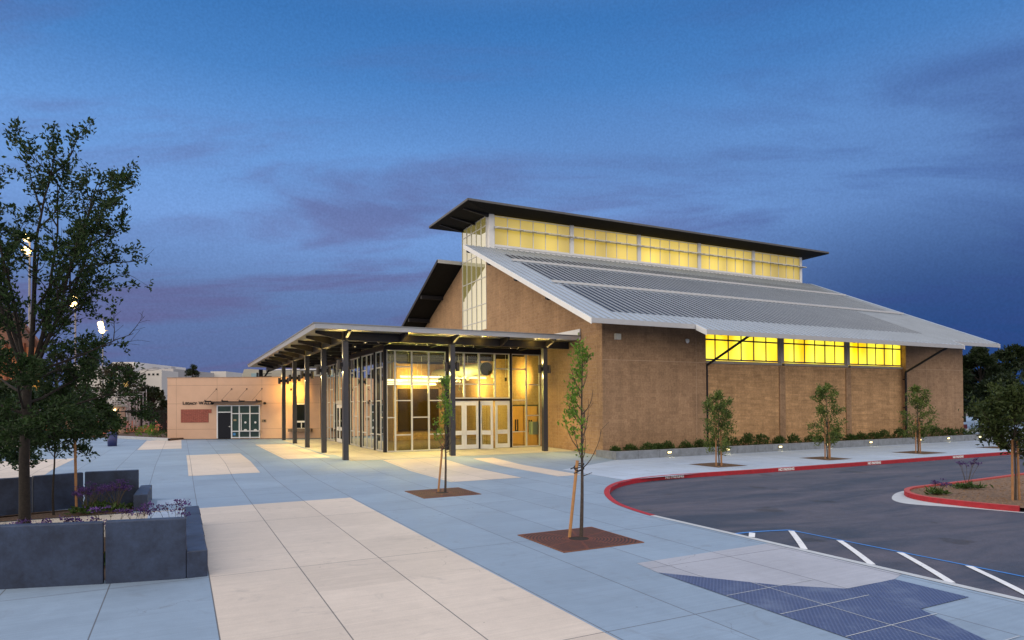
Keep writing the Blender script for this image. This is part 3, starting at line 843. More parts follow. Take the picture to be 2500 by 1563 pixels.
# clerestory monitor
MY0, MY1, MX1 = 42.76, 47.80, 53.0
mb = MB()
mb.box(GX+.02, GX+.42, MY0-.02, MY0+.34, 13.8, 16.75)
mb.box(52.70, MX1, MY0-.02, MY0+.34, 13.8, 16.9)
mb.box(GX+.42, 52.70, MY0+.02, MY0+.32, 13.9, 14.40)
mb.box(GX+.42, 52.70, MY0-.03, MY0+.02, 14.385, 14.49)
mb.box(GX+.3, MX1, MY1-.3, MY1-.01, 13.8, 16.8)
mb.box(MX1-.3, MX1-.005, MY0+.342, MY1-.302, 13.8, 16.8)
for k in range(1, 5):
    x = 20.44+k*6.51
    mb.box(x-.02, x+.32, MY0-.01, MY0+.31, 14.402, 16.75)
mb.build('clerestory_wall', MAT['white_metal'], gym)
for k in range(5):
    x0 = 20.44+k*6.51+(.32 if k else 0.02); x1 = 20.44+(k+1)*6.51-.022
    fr = MB()
    n = 6
    for i in range(n+1):
        x = x0+(x1-x0)*i/n
        fr.box(x-.028 if i else x0, x+.028 if i < n else x1, MY0+.045, MY0+.13, 14.49, 16.66)
    for z in (14.492, 15.74, 16.59):
        fr.box(x0+.04, x1-.04, MY0+.04, MY0+.13, z, z+.07)
    f = fr.build('clerestory_window', MAT['white_metal'], gym)
    g_ = MB(); g_.box(x0, x1, MY0+.09, MY0+.12, 14.5, 16.7); g_.build('pane', MAT['lit_high'], f)
    sh = MB()
    for j in range(3):
        sh.hexa([(x0-.05, MY0-.50+j*.16, 15.70+j*.035), (x1+.05, MY0-.50+j*.16, 15.70+j*.035), (x1+.05, MY0-.38+j*.16, 15.735+j*.035), (x0-.05, MY0-.38+j*.16, 15.735+j*.035),
                 (x0-.05, MY0-.50+j*.16, 15.74+j*.035), (x1+.05, MY0-.50+j*.16, 15.74+j*.035), (x1+.05, MY0-.38+j*.16, 15.765+j*.035), (x0-.05, MY0-.38+j*.16, 15.765+j*.035)])
    for i in range(n+1):
        x = x0+(x1-x0)*i/n
        sh.hexa([(x-.025, MY0-.55, 15.64), (x+.025, MY0-.55, 15.64), (x+.025, MY0+.03, 15.70), (x-.025, MY0+.03, 15.70),
                 (x-.025, MY0-.55, 15.72), (x+.025, MY0-.55, 15.72), (x+.025, MY0+.03, 15.90), (x-.025, MY0+.03, 15.90)])
    sh.build('sunshade', MAT['white_metal'], f)
# tall gable window (monitor end) running down between the two brick gables
fr = MB()
GW0, GW1 = 43.26, 47.81
for i in range(6):
    y = GW0+(GW1-GW0)*i/5
    fr.box(GX-.03, GX+.08, max(GW0, y-.03), min(GW1, y+.03), 8.4, 16.72)
for z in (9.05, 10.3, 12.25, 14.08, 16.0, 16.66):
    fr.box(GX-.025, GX+.075, GW0+.03, GW1-.03, z-.03, z+.03)
f = fr.build('gable_window', MAT['silver'], gym)
g_ = MB(); g_.box(GX+.01, GX+.04, GW0+.005, GW1-.005, 8.41, 16.7); g_.build('pane', MAT['lit_gable'], f)
mb = MB(); mb.box(GX+.02, GX+.3, 42.73+.345, GW0-.003, 14.0, 16.72); mb.box(GX+.3, GX+.5, MY0+.345, MY1-.31, 8.0, 16.7)
mb.build('clerestory_post', MAT['white_metal'], gym)
# monitor roof: flat top, underside tapering to a thin edge
TX0, TX1, TY0, TY1, TZ = 17.75, 55.0, 41.35, 49.25, 17.13
mb = MB()
o4 = [(TX0, TY0), (TX1, TY0), (TX1, TY1), (TX0, TY1)]
i4 = [(GX-.2, MY0-.35), (MX1+.4, MY0-.35), (MX1+.4, MY1+.35), (GX-.2, MY1+.35)]
top = [(x, y, TZ) for x, y in o4]; mid = [(x, y, TZ-.17) for x, y in o4]; low = [(x, y, TZ-.40) for x, y in i4]
mb.poly(top); mb.poly(low)
for k in range(4):
    k2 = (k+1) % 4
    mb.poly([mid[k], mid[k2], low[k2], low[k]])
    mb.poly([top[k], top[k2], mid[k2], mid[k]])
mb.build('monitor_roof', MAT['dark_soffit'], gym)
mb = MB()
for k in range(4):
    k2 = (k+1) % 4
    a, b = np.array(o4[k]), np.array(o4[k2]); d = (b-a)/np.hypot(*(b-a)); nn = np.array([d[1], -d[0]])*.03
    mb.hexa([(*a, TZ-.12), (*b, TZ-.12), (*(b+nn), TZ-.12), (*(a+nn), TZ-.12), (*a, TZ+.03), (*b, TZ+.03), (*(b+nn), TZ+.03), (*(a+nn), TZ+.03)])
mb.build('monitor_fascia', simple('dark_grey_fascia', (.10, .10, .105), .5, .3), gym)
for y in (42.9, 45.3, 47.6):
    mb = MB(); mb.hexa([(TX0+.3, y-.1, TZ-.27), (GX, y-.1, TZ-.62), (GX, y+.1, TZ-.62), (TX0+.3, y+.1, TZ-.27),
                        (TX0+.3, y-.1, TZ-.19), (GX, y-.1, TZ-.30), (GX, y+.1, TZ-.30), (TX0+.3, y+.1, TZ-.19)])
    mb.build('monitor_beam', MAT['dark'], gym)

# three lit windows under the long eave
for k in range(3):
    x0 = [WL, 34.14, 40.52][k]; x1 = [33.66, 40.04, WR][k]
    fr = MB()
    for i in range(7):
        x = x0+(x1-x0)*i/6
        fr.box(max(x0, x-.035), min(x1, x+.035), YM+.03, YM+.10, 5.40, 7.68)
    for z in (5.38, 6.56):
        fr.box(x0+.05, x1-.05, YM+.03, YM+.11, z, z+.09)
    f = fr.build('window', simple('brown_window_frame', (.21, .15, .115), .5) if k == 0 else bpy.data.materials['brown_window_frame'], gym)
    g_ = MB(); g_.box(x0, x1, YM+.07, YM+.10, 5.32, 7.7); g_.build('pane', MAT['lit_low'], f)
    s_ = MB(); s_.box(x0-.02, x1+.24 if k < 2 else x1, YM-.07, YM+.05, 5.18, 5.34); s_.build('sill', simple('stone_sill', (.36, .31, .26), .8) if k == 0 else bpy.data.materials['stone_sill'], f)
for x in (33.665, 40.045):
    mb = MB(); mb.box(x+.13, x+.47, YM-.02, YM+.16, 5.345, 7.6); mb.box(x, x+.125, YM+.02, YM+.16, 5.345, 7.6)
    mb.build('window_pier', simple('grey_brown_pier', (.40, .36, .34), .6) if x < 35 else bpy.data.materials['grey_brown_pier'], gym)
# downspouts with their long diagonal offsets
for pts, in (([(28.05, EM+.1, 6.55), (27.95, EM+.55, 6.30), (27.52, YM-.12, 5.05), (27.52, YM-.12, -.1)],), ([(46.75, EM+.15, 6.50), (46.6, EM+.5, 6.30), (46.02, GY-.1, 4.95), (46.02, GY-.1, -.1)],)):
    mb = MB()
    for a, b in zip(pts[:-1], pts[1:]): mb.tube([a, b], .075, 8)
    for z in (4.4, 2.4, .6): mb.box(pts[2][0]-.12, pts[2][0]+.12, pts[2][1]-.02, pts[2][1]+.16, z, z+.07)
    mb.build('downspout', MAT['dark'], gym)

mort = simple('pale_mortar', (.52, .36, .25), .9)
for bx in ((GX+.02, WL-.02, GY-.003, GY-.001, 5.19, 5.21), (WR+.02, FX-.02, GY-.003, GY-.001, 5.19, 5.21), *[(xj-.008, xj+.008, GY-.0035, GY-.0012, .3, 7.3) for xj in (26.55, 48.6)],
           *[(GX-.0035, GX-.001, yj-.008, yj+.008, .3, 9.0) for yj in (33.2, 39.8)]):
    mb = MB(); mb.box(*bx); mb.build('control_joint', mort, gym)

# wooden gym doors inside the lobby
for y0, y1 in ((35.75, 37.4), (37.6, 39.35)):
    mb = MB()
    for a, b in ((y0, (y0+y1)/2-.01), ((y0+y1)/2+.01, y1)):
        mb.box(GX-.05, GX-.005, a, b, .23, 2.72)
    d = mb.build('wooden_door', MAT['wood'], gym)
    h = MB()
    h.box(GX-.058, GX-.004, y0-.06, y1+.06, 2.73, 2.82)
    c_ = (y0+y1)/2
    for s in (-.16, .16):
        h.box(GX-.11, GX-.055, c_+s-.035, c_+s+.035, 1.05, 1.85)
    h.box(GX-.09, GX-.054, c_-.14, c_+.14, 1.05, 1.13)
    h.build('handle', MAT['dark'], d)

# wall box and dome camera on the split-face wall
mb = MB(); mb.box(20.78, 21.13, GY-.16, GY, 6.29, 6.60); mb.box(20.80, 21.11, GY-.17, GY-.161, 6.31, 6.58)
single(mb, 'speaker_box', simple('cream_enamel', (.62, .60, .53), .5), 'square cream box fixed high on the rough brown block wall', 'wall box')
t = thing('dome_camera', (25.8, GY, 6.42), 'small white dome camera on the rough brown wall under the eave', 'security camera')
mb = MB(); mb.lathe((25.8, GY-.13, 6.36), [(.10, .12), (.11, .03), (.09, -.03), (.05, -.09), (.005, -.11)], 14); mb.box(25.75, 25.85, GY-.14, GY, 6.42, 6.52)
mb.build('housing', MAT['white_metal'], t, True)
mb = MB(); mb.lathe((25.8, GY-.13, 6.31), [(.055, .02), (.05, -.03), (.005, -.065)], 12); mb.build('lens', MAT['winglass'], t, True)

# ------------------------------------------------------------------ lobby
lob = thing('glass_lobby', (10.15, 35.38, .22), 'tall glass entrance lobby with pale metal grid framing under the dark canopy', 'lobby')
LX, LY, LT = 10.15, 35.38, 5.93
LE = 53.2
rows = [.22, 1.17, 2.15, 3.10, 4.05, 5.0, 5.93]
def bayx(x0, x1, tr, y=LY, w=.03):
    fr = MB()
    fr.box(x0, x0+.045, y-.04, y+.05, .24, LT); fr.box(x1-.045, x1, y-.04, y+.05, .24, LT)
    for z in [.24]+tr+[LT-.06]:
        fr.box(x0+.046, x1-.046, y-.036, y+.046, z if z == .24 or z > 5.8 else z-w, (z+.06) if z == .24 or z > 5.8 else z+w)
    o = fr.build('glazing_frame', MAT['silver'], lob)
    g_ = MB(); g_.poly([(x0+.02, y+.01, .26), (x1-.02, y+.01, .26), (x1-.02, y+.01, LT-.02), (x0+.02, y+.01, LT-.02)])
    g_.build('pane', MAT['glass'], o)
def bayy(y0, y1, tr, x=LX, w=.03):
    fr = MB()
    fr.box(x-.025, x+.035, y0, y0+.04, .24, LT); fr.box(x-.025, x+.035, y1-.04, y1, .24, LT)
    for z in [.24]+tr+[LT-.06]:
        fr.box(x-.022, x+.032, y0+.041, y1-.041, z if z == .24 or z > 5.8 else z-w, (z+.06) if z == .24 or z > 5.8 else z+w)
    o = fr.build('glazing_frame', MAT['silver'], lob)
    g_ = MB(); g_.poly([(x+.01, y0+.02, .26), (x+.01, y1-.02, .26), (x+.01, y1-.02, LT-.02), (x+.01, y0+.02, LT-.02)])
    g_.build('pane', MAT['glass'], o)
r = rows
bayx(10.20, 10.69, [r[2], r[4]]); bayx(10.69, 11.66, [r[1], r[3], r[5]]); bayx(11.66, 12.67, [r[2], r[4]]); bayx(12.67, 13.70, [r[1], r[3]])
bayx(17.98, 19.0, [r[1], r[3], r[5]]); bayx(19.0, 19.95, [r[2], r[4]])
# upper lights over the doors
for x0, x1, tr in ((13.92, 14.86, [r[4]]), (14.86, 15.82, [r[4]]), (15.82, 16.86, [r[4]]), (16.86, 17.86, [r[5]])):
    fr = MB()
    fr.box(x0, x0+.05, LY-.05, LY+.07, 3.2, LT); fr.box(x1-.05, x1, LY-.05, LY+.07, 3.2, LT)
    for z in [3.2]+tr+[LT-.06]: fr.box(x0+.051, x1-.051, LY-.045, LY+.065, z if z in (3.2, LT-.06) else z-.03, z+.07 if z in (3.2, LT-.06) else z+.03)
    o = fr.build('glazing_frame', MAT['silver'], lob)
    g_ = MB(); g_.poly([(x0+.02, LY+.01, 3.22), (x1-.02, LY+.01, 3.22), (x1-.02, LY+.01, LT-.02), (x0+.02, LY+.01, LT-.02)]); g_.build('pane', MAT['glass'], o)
mb = MB(); mb.box(13.91, 17.87, LY-.06, LY+.1, 3.07, 3.195); mb.build('door_head', MAT['dark'], lob)
for x0, x1, z1 in ((10.02, 10.19, LT), (13.705, 13.905, LT), (15.785, 15.845, 3.06), (17.875, 17.975, LT)):
    mb = MB(); mb.box(x0, x1, LY-.09, LY+.12, .2, z1); mb.build('post', MAT['dark'], lob)
def leaf(name, hinge, ang, wdt, hand, h=2.82):
    """glazed door leaf: hinge point, direction of the leaf on the ground"""
    d = np.array([math.cos(ang), math.sin(ang)]); n = np.array([-d[1], d[0]])
    fr_ = (np.array([hinge[0], hinge[1], .24]), np.array([*d, 0]), np.array([*n, 0]))
    m_ = MB(); t_ = .025; st = .15
    for a, b in ((0, st), (wdt-st, wdt)): m_.fbox(fr_, a, b, -t_, t_, 0, h)
    for a, b in ((0, .25), (.83, 1.08), (h-.26, h)): m_.fbox(fr_, st+.001, wdt-st-.001, -t_*.96, t_*.96, a, b)
    o = m_.build('door', MAT['white_metal'], lob)
    g_ = MB(); g_.fbox(fr_, st, wdt-st, -.004, .004, .2, h-.2); g_.build('pane', MAT['glass'], o)
    hb = MB(); u = wdt-.09 if hand else .09
    for s in (-1, 1):
        hb.tube([fr_[0]+fr_[1]*u+fr_[2]*s*.07+np.array([0, 0, .80]), fr_[0]+fr_[1]*u+fr_[2]*s*.07+np.array([0, 0, 1.12])], .014, 6)
        for z in (.83, 1.09): hb.tube([fr_[0]+fr_[1]*u+fr_[2]*s*.02+np.array([0, 0, z]), fr_[0]+fr_[1]*u+fr_[2]*s*.07+np.array([0, 0, z])], .01, 6)
    hb.build('handle', MAT['silver'], o)
leaf('door', (13.93, LY), 0, .91, True); leaf('door', (14.855, LY), 0, .91, False)
leaf('door', (15.87, LY), -math.radians(62), .96, True); leaf('door', (16.875, LY), 0, .97, False)
mb = MB()
for x0, x1 in ((15.848, 15.868),): mb.box(x0, x1, LY-.04, LY+.06, .24, 3.06)
mb.build('door_jamb', MAT['silver'], lob)
# west side: bays between dark posts, heights of the bars staggered as in the front
WB = [(35.45, 36.38, [r[2], r[3]+1.9]), (36.38, 37.40, [r[1], r[3], r[5]]), (37.62, 38.5, [r[1], r[3], r[5]]), (38.5, 39.53, [r[2], r[4]]), (39.53, 40.68, [r[1], r[3], r[5]]),
      (40.9, 41.83, [r[1], r[3], r[5]]), (41.83, 42.83, [r[2], r[4]]), (42.83, 43.8, [r[1], r[3], r[5]]), (44.1, 45.1, [r[2], r[4]]), (45.1, 45.95, [r[1], r[3]]),
      (48.25, 49.26, [r[1], r[3], r[5]]), (49.26, 50.32, [r[2], r[4]]), (50.32, 51.4, [r[1], r[3], r[5]]), (51.4, 52.3, [r[2], r[4]]), (52.3, 53.1, [r[1], r[3]])]
for y0, y1, tr in WB: bayy(y0, y1, tr)
for y0, y1, tr in ((46.0, 47.07, [r[4]]), (47.07, 48.1, [r[5]])):
    fr = MB(); fr.box(LX-.05, LX+.07, y0, y0+.05, 3.15, LT); fr.box(LX-.05, LX+.07, y1-.05, y1, 3.15, LT)
    for z in (3.15, tr[0], LT-.07): fr.box(LX-.045, LX+.065, y0+.051, y1-.051, z, z+.06)
    o = fr.build('glazing_frame', MAT['silver'], lob)
    g_ = MB(); g_.poly([(LX+.01, y0, 3.2), (LX+.01, y1, 3.2), (LX+.01, y1, LT), (LX+.01, y0, LT)]); g_.build('pane', MAT['glass'], o)
leaf('door', (LX, 46.02), math.pi/2, 1.02, True, 2.7); leaf('door', (LX, 47.07), math.pi/2, 1.02, False, 2.7)
mb = MB(); mb.box(LX-.06, LX+.08, 45.98, 48.12, 2.96, 3.14); mb.build('door_head', MAT['silver'], lob)
for y0, y1 in ((37.41, 37.61), (40.69, 40.89), (43.81, 44.09), (45.955, 45.995), (48.11, 48.24)):
    mb = MB(); mb.box(LX-.09, LX+.12, y0, y1, .2, LT); mb.build('post', MAT['dark'], lob)
mb = MB(); mb.poly([(LX, LY, .232), (GX, LY, .232), (GX, LE, .232), (LX, LE, .232)]); mb.build('floor', MAT['floor_in'], lob)
mb = MB(); mb.box(LX+.13, GX-.01, LE-.1, LE, .22, 6.0); mb.build('rear_wall', MAT['in_wall'], lob)
mb = MB(); mb.box(13.9, 14.2, 46.5, LE-.11, .235, 6.0); mb.box(14.21, GX-.02, 47.6, 47.9, .235, 6.0); mb.build('inner_wall', MAT['cmu_gable'], lob)
mb = MB(); mb.box(LX-.12, GX, LY-.14, LY+.18, LT+.003, 6.24); mb.box(LX-.12, LX+.18, LY+.181, LE, LT+.003, 6.24); mb.build('header', MAT['dark'], lob)
mb = MB(); mb.box(14.6, 17.8, 47.45, 47.595, .9, 4.1); mb.build('trophy_case', MAT['trophy'], lob)
mb = MB()
for y in (37.5, 39.8, 42.1, 44.4): mb.box(LX+.2, GX-.01, y-.06, y+.06, 5.95, 6.2)
mb.build('joist', MAT['dark'], lob)

# things hanging or standing in the lobby
dk = MB(); dk.tube([(17.6, 38.2, 5.15), (17.6, 47.4, 5.15)], .42, 24, cap=False)
for y in (40.2, 42.2, 44.2): dk.tube([(17.6, y, 5.15), (17.6, y+.06, 5.15)], .435, 24)
t = thing('air_duct', (17.6, 38.2, 5.15), 'big round white air duct hanging inside the lobby, dark end facing out', 'air duct')
dk.build('tube', MAT['duct'], t, True)
mb = MB(); mb.tube([(17.6, 38.15, 5.15), (17.6, 38.2, 5.15)], .44, 24); mb.build('end_cap', simple('dark_green_cap', (.05, .055, .03), .5), t)
mb = MB()
for y in (39.2, 43.0): mb.tube([(17.6, y, 5.6), (17.6, y, 6.2)], .012, 6)
mb.build('hanger', MAT['silver'], t)
def add_light(o_name, kind, loc, energy, color, parent, rot=None, size=.05, spot=None, blend=.5):
    L = bpy.data.lights.new(o_name, kind); L.energy = energy; L.color = color
    if kind == 'AREA': L.size = size
    else: L.shadow_soft_size = size
    if kind == 'SPOT': L.spot_size = math.radians(spot); L.spot_blend = blend
    o = bpy.data.objects.new(o_name, L); COL.objects.link(o)
    rt = ROOT.get(parent.name, (0, 0, 0)) if parent is not None else (0, 0, 0)
    if parent is not None: o.parent = parent
    o.location = (loc[0]-rt[0], loc[1]-rt[1], loc[2]-rt[2])
    if rot is not None: o.rotation_euler = Vector(rot).to_track_quat('-Z', 'Y').to_euler()
    return o
WARM = (1, .73, .24); WARM2 = (1, .67, .15)
for k, (x0, x1, y, z, lab) in enumerate(((10.75, 14.3, 38.6, 4.12, 'nearest long fluorescent strip hanging in the lobby, lowest in view'), (11.3, 16.8, 40.6, 4.40, 'middle long fluorescent strip hanging in the lobby'),
                                        (13.3, 19.7, 42.8, 4.74, 'farthest long fluorescent strip hanging in the lobby, highest in view'))):
    t = thing('strip_lamp', (x0, y, z), lab, 'strip light', 'fluorescent strips hanging in the lobby')
    mb = MB(); mb.tube([(x0, y-.05, z), (x1, y-.05, z)], .026, 8); mb.tube([(x0, y+.05, z+.09), (x1, y+.05, z+.09)], .026, 8); mb.build('tube', MAT['lamp_tube'], t)
    mb = MB(); mb.box(x0-.03, x1+.03, y-.015, y+.015, z+.03, z+.06); mb.build('housing', MAT['silver'], t)
    mb = MB()
    for q in (.12, .5, .88): mb.tube([(x0+(x1-x0)*q, y, z+.09), (x0+(x1-x0)*q, y, 6.1)], .012, 6)
    mb.build('rod', MAT['silver'], t)
    add_light('strip_glow', 'POINT', ((x0+x1)/2-1.4, y, z-.18), 300, (1, .80, .17), t, size=.12)
    add_light('strip_glow', 'POINT', ((x0+x1)/2+1.4, y, z-.18), 300, (1, .80, .17), t, size=.12)
for k, (x, y, z, lab) in enumerate(((15.75, 38.4, 4.35, 'small pendant lamp left of the two others behind the door transoms'), (16.9, 39.6, 4.5, 'small pendant lamp in the middle behind the door transoms'),
                                   (17.55, 37.2, 4.6, 'small pendant lamp hanging right below the duct end'))):
    t = thing('pendant_lamp', (x, y, z), lab, 'pendant lamp', 'small pendants in the lobby')
    mb = MB(); mb.lathe((x, y, z), [(.03, .16), (.07, .10), (.10, .0), (.085, -.05), (.01, -.06)], 14); mb.build('lamp_shade', emis('amber_shade', (1, .66, .18), 1.6) if k == 0 else bpy.data.materials['amber_shade'], t, True)
    mb = MB(); mb.tube([(x, y, z+.16), (x, y, 6.1)], .01, 6); mb.build('rod', MAT['silver'], t)
mb = MB(); mb.box(19.55, 19.99, 36.0, 36.06, .95, 1.75); mb.box(19.62, 19.99, 35.70, 35.99, .95, 1.75)
single(mb, 'wall_cabinet', MAT['cab'], 'pale green wall cabinet on the brick wall behind the end pane', 'cabinet')
# warm wall washers inside
for x, y, z, e, dr in ((18.6, 37.4, 4.45, 120, (1, .15, .05)), (18.2, 44.2, 4.0, 130, (1, .2, .1)), (15.6, 46.0, 4.6, 110, (0, 1, .0)), (12.3, 49.5, 4.2, 110, (.6, 1, 0))):
    t = thing('wall_washer', (x, y, z), {37.4: 'warm wall washer lighting the brick at the end pane', 44.2: 'warm wall washer lighting the brick below the duct', 46.0: 'warm wall washer over the trophy panels', 49.5: 'warm wall washer at the far end of the lobby'}[y], 'wall washer', 'wall washers in the lobby')
    mb = MB(); mb.lathe((x, y, z), [(.05, .12), (.07, .1), (.07, -.1), (.05, -.12)], 12); mb.build('can', MAT['bronze'], t)
    mb = MB(); mb.tube([(x, y, z+.12), (x, y, 6.15)], .012, 6); mb.build('rod', MAT['silver'], t)
    add_light('washer_glow', 'SPOT', (x+dr[0]*.12, y+dr[1]*.12, z), e*4.5, WARM2, t, dr, .05, 115, .8)
for x, y in ((16.4, 40.6), (17.0, 43.6)):
    t = thing('duct_uplight', (x, y, 4.45), 'small uplight shining on the %s of the white duct' % ('near half' if y < 42 else 'far half'), 'uplight', 'uplights below the duct')
    mb = MB(); mb.lathe((x, y, 4.45), [(.02, -.1), (.07, -.08), (.07, .06), (.05, .06)], 12); mb.build('can', MAT['bronze'], t)
    mb = MB(); mb.tube([(x, y, 4.5), (x-.3, y, 6.15)], .012, 6); mb.build('rod', MAT['silver'], t)
    add_light('uplight_glow', 'SPOT', (x, y, 4.55), 260, WARM, t, (1.0, 0, .75), .04, 100, .7)

# ------------------------------------------------------------------ canopy
can = thing('entrance_canopy', (5.5, 30.7, .22), 'flat metal entrance canopy on tall charcoal columns wrapping the lobby', 'canopy')
CX, CY_, CZ = 5.5, 30.72, 6.62
mb = MB(); mb.box(CX+.05, GX-.02, CY_+.05, 64.0, 6.44, CZ); mb.build('roof_deck', MAT['soffit'], can)
mb = MB()
mb.hexa([(CX, CY_+.04, 6.41), (GX-.05, CY_+.04, 6.41), (GX-.05, CY_+.049, 6.41), (CX, CY_+.049, 6.41), (CX, CY_-.02, CZ), (GX-.05, CY_-.02, CZ), (GX-.05, CY_+.049, CZ), (CX, CY_+.049, CZ)])
mb.hexa([(CX+.04, CY_+.05, 6.41), (CX+.049, CY_+.05, 6.41), (CX+.049, 64, 6.41), (CX+.04, 64, 6.41), (CX-.02, CY_+.05, CZ), (CX+.049, CY_+.05, CZ), (CX+.049, 64, CZ), (CX-.02, 64, CZ)])
mb.build('fascia', MAT['fascia'], can)
mb = MB(); mb.box(CX-.06, GX-.04, CY_-.06, CY_+.05, CZ+.002, CZ+.055); mb.box(CX-.06, CX+.05, CY_+.052, 64, CZ+.002, CZ+.055); mb.build('roof_edge', simple('pale_roof_edge', (.20, .205, .22), .5, .3), can)
mb = MB(); mb.prism([(GX-.03, CY_-.02, 6.44), (GX-.03, 52, 6.44), (GX-.03, 52, 7.04), (GX-.03, CY_-.02, 7.04)], (-.05, 0, 0)); mb.prism([(GX-.08, CY_-.02, 6.66), (GX-.08, 52, 6.66), (GX-.08, 52, 6.86), (GX-.08, CY_-.02, 6.86)], (-.09, 0, 0))
mb.build('wall_flashing', MAT['white_metal'], can)
CW = .145
cols = [(7.17, 32.0), (7.12, 37.1), (7.12, 42.45), (7.12, 47.5), (7.12, 52.9), (12.70, 31.85), (18.40, 32.05)]
for x, y in cols:
    m_ = MB()
    w = .13
    # wide flange: two flanges and a web
    m_.box(x-w, x+w, y-w, y-w+.03, .1, 6.0); m_.box(x-w, x+w, y+w-.03, y+w, .1, 6.0); m_.box(x-.02, x+.02, y-w+.031, y+w-.031, .1, 6.0)
    m_.box(x-w, x-w+.02, y-w+.031, y+w-.031, .1, 6.0)
    m_.build('column', MAT['column'], can)
m_ = MB(); m_.box(6.0, 6.3, 59.4, 59.75, 3.0, 6.0); m_.prism([(6.3, 59.45, 5.0), (6.9, 59.45, 6.0), (6.75, 59.45, 6.0), (6.3, 59.45, 5.25)], (0, .2, 0)); m_.build('column', MAT['dark'], can)
m_ = MB(); m_.box(7.02, 7.28, 31.6, 63.5, 6.002, 6.40); m_.build('beam', MAT['dark'], can)
m_ = MB(); m_.box(7.30, 19.9, 31.82, 32.08, 6.002, 6.40); m_.build('beam', MAT['dark'], can)
m_ = MB(); m_.box(7.30, 19.9, 35.1, 35.23, 6.25, 6.43); m_.box(9.9, 10.03, 35.24, 63., 6.25, 6.43); m_.build('beam', MAT['dark'], can)
for y in [32.0, 34.55, 37.1, 39.8, 42.45, 45.0, 47.5, 50.2, 52.9, 55.5, 58.2]:     # outriggers to the west edge
    m_ = MB(); m_.prism([(5.75, y-.06, 6.435), (7.0, y-.06, 6.435), (7.0, y-.06, 6.02), (5.75, y-.06, 6.31)], (0, .12, 0)); m_.build('outrigger', MAT['dark'], can)
    m_ = MB(); m_.box(7.29, 9.88, y-.05, y+.05, 6.12, 6.43); m_.build('joist', MAT['dark'], can)
for x in [7.15, 9.95, 12.7, 15.55, 18.4]:                                           # outriggers to the front edge
    m_ = MB(); m_.prism([(x-.06, 30.85, 6.435), (x-.06, 31.8, 6.435), (x-.06, 31.8, 6.02), (x-.06, 30.85, 6.33)], (.12, 0, 0)); m_.build('outrigger', MAT['dark'], can)
    m_ = MB(); m_.box(x-.05, x+.05, 32.1, 35.09, 6.12, 6.43); m_.build('joist', MAT['dark'], can)
m_ = MB()
for x in (8.55, 11.3, 14.1, 17.0): m_.tube([(x, 32.1, 6.2), (x+1.2, 35.0, 6.2)], .025, 6)
m_.build('brace', MAT['silver'], can)
dls = [(8.55, 33.5), (8.6, 36.0), (8.6, 39.2), (8.6, 42.6), (8.6, 46.3), (8.6, 50.3), (11.3, 33.5), (14.1, 33.5), (17.0, 33.5), (6.3, 33.3), (6.3, 38.4), (6.3, 43.7), (6.3, 48.9), (10.0, 31.25), (14.2, 31.25), (17.4, 31.25)]
for x, y in dls:
    low_ = x > 7 and y > 32
    z = 6.08 if low_ else 6.40
    m_ = MB(); m_.lathe((x, y, z), [(.11, .3 if low_ else .03), (.11, 0), (.085, 0)], 16)
    o = m_.build('downlight', MAT['bronze'], can)
    m_ = MB(); m_.lathe((x, y, z+.012), [(.082, 0), (.001, 0)], 16); m_.build('lens', MAT['lamp_warm'], o)
    if low_: add_light('downlight_glow', 'SPOT', (x, y, z-.02), 340, WARM2, can, (0, 0, -1), .06, 125, .7)
    else: add_light('soffit_glow', 'POINT', (x+.25, y+.1, z-.10), 14.0, (1, .58, .08), can, None, .03)
m_ = MB()
m_.lathe((7.72, 53.3, 4.15), [(.02, .1), (.08, .08), (.08, -.1), (.06, -.1)], 12); m_.tube([(7.72, 53.3, 4.2), (7.72, 53.3, 6.3)], .015, 6)
m_.build('wall_washer', MAT['bronze'], can)
add_light('washer_glow', 'SPOT', (7.75, 53.45, 4.1), 420, (1, .56, .08), can, (.15, 1, -.1), .06, 150, .9)

# paired cylinder lamps on the columns
where = ['corner column of the canopy', 'column second from the corner on the left side', 'third column back on the left side', 'fourth column back on the left side', 'farthest column on the left side', 'column in front of the double doors', 'column beside the brown gable wall']
protoL = None
for k, (x, y) in enumerate(cols):
    lab = 'pair of bronze cylinder lamps on the '+where[k]
    if protoL is None:
        t = thing('column_lamp', (0, 0, 0), lab, 'wall lamp', 'cylinder lamps on the canopy columns')
        for s in (-1, 1):
            m_ = MB(); m_.lathe((s*.31, 0, 0), [(.09, .23), (.10, .23), (.10, -.23), (.09, -.23), (.09, .20)], 18)
            c_ = m_.build('lamp_shade', MAT['bronze'], t)
            m_ = MB(); m_.lathe((s*.31, 0, -.215), [(.088, 0), (.001, 0)], 16); m_.build('lens', MAT['lamp_warm'], c_)
        for a_, b_ in ((-.22, -.131), (.131, .22)):
            m_ = MB(); m_.box(a_, b_, -.05, .05, -.1, .1); m_.build('bracket', MAT['dark'], t)
        protoL = t
    else:
        t = copy_tree(protoL); t['label'] = lab
    t.location = (x, y, 4.80 if k not in (0, 5, 6) else 4.83)
    e = 420
    ROOT[t.name] = tuple(t.location)
    zz = t.location[2]
    for s in (-1, 1):
        add_light('lamp_glow', 'SPOT', (x+s*.21, y-.02, zz-.24), e, WARM, t, (-s*.16, 0, -1), .03, 100, .6)
        add_light('lamp_glow', 'SPOT', (x+s*.21, y-.02, zz+.24), e*.7, WARM, t, (-s*.16, 0, 1), .03, 100, .6)

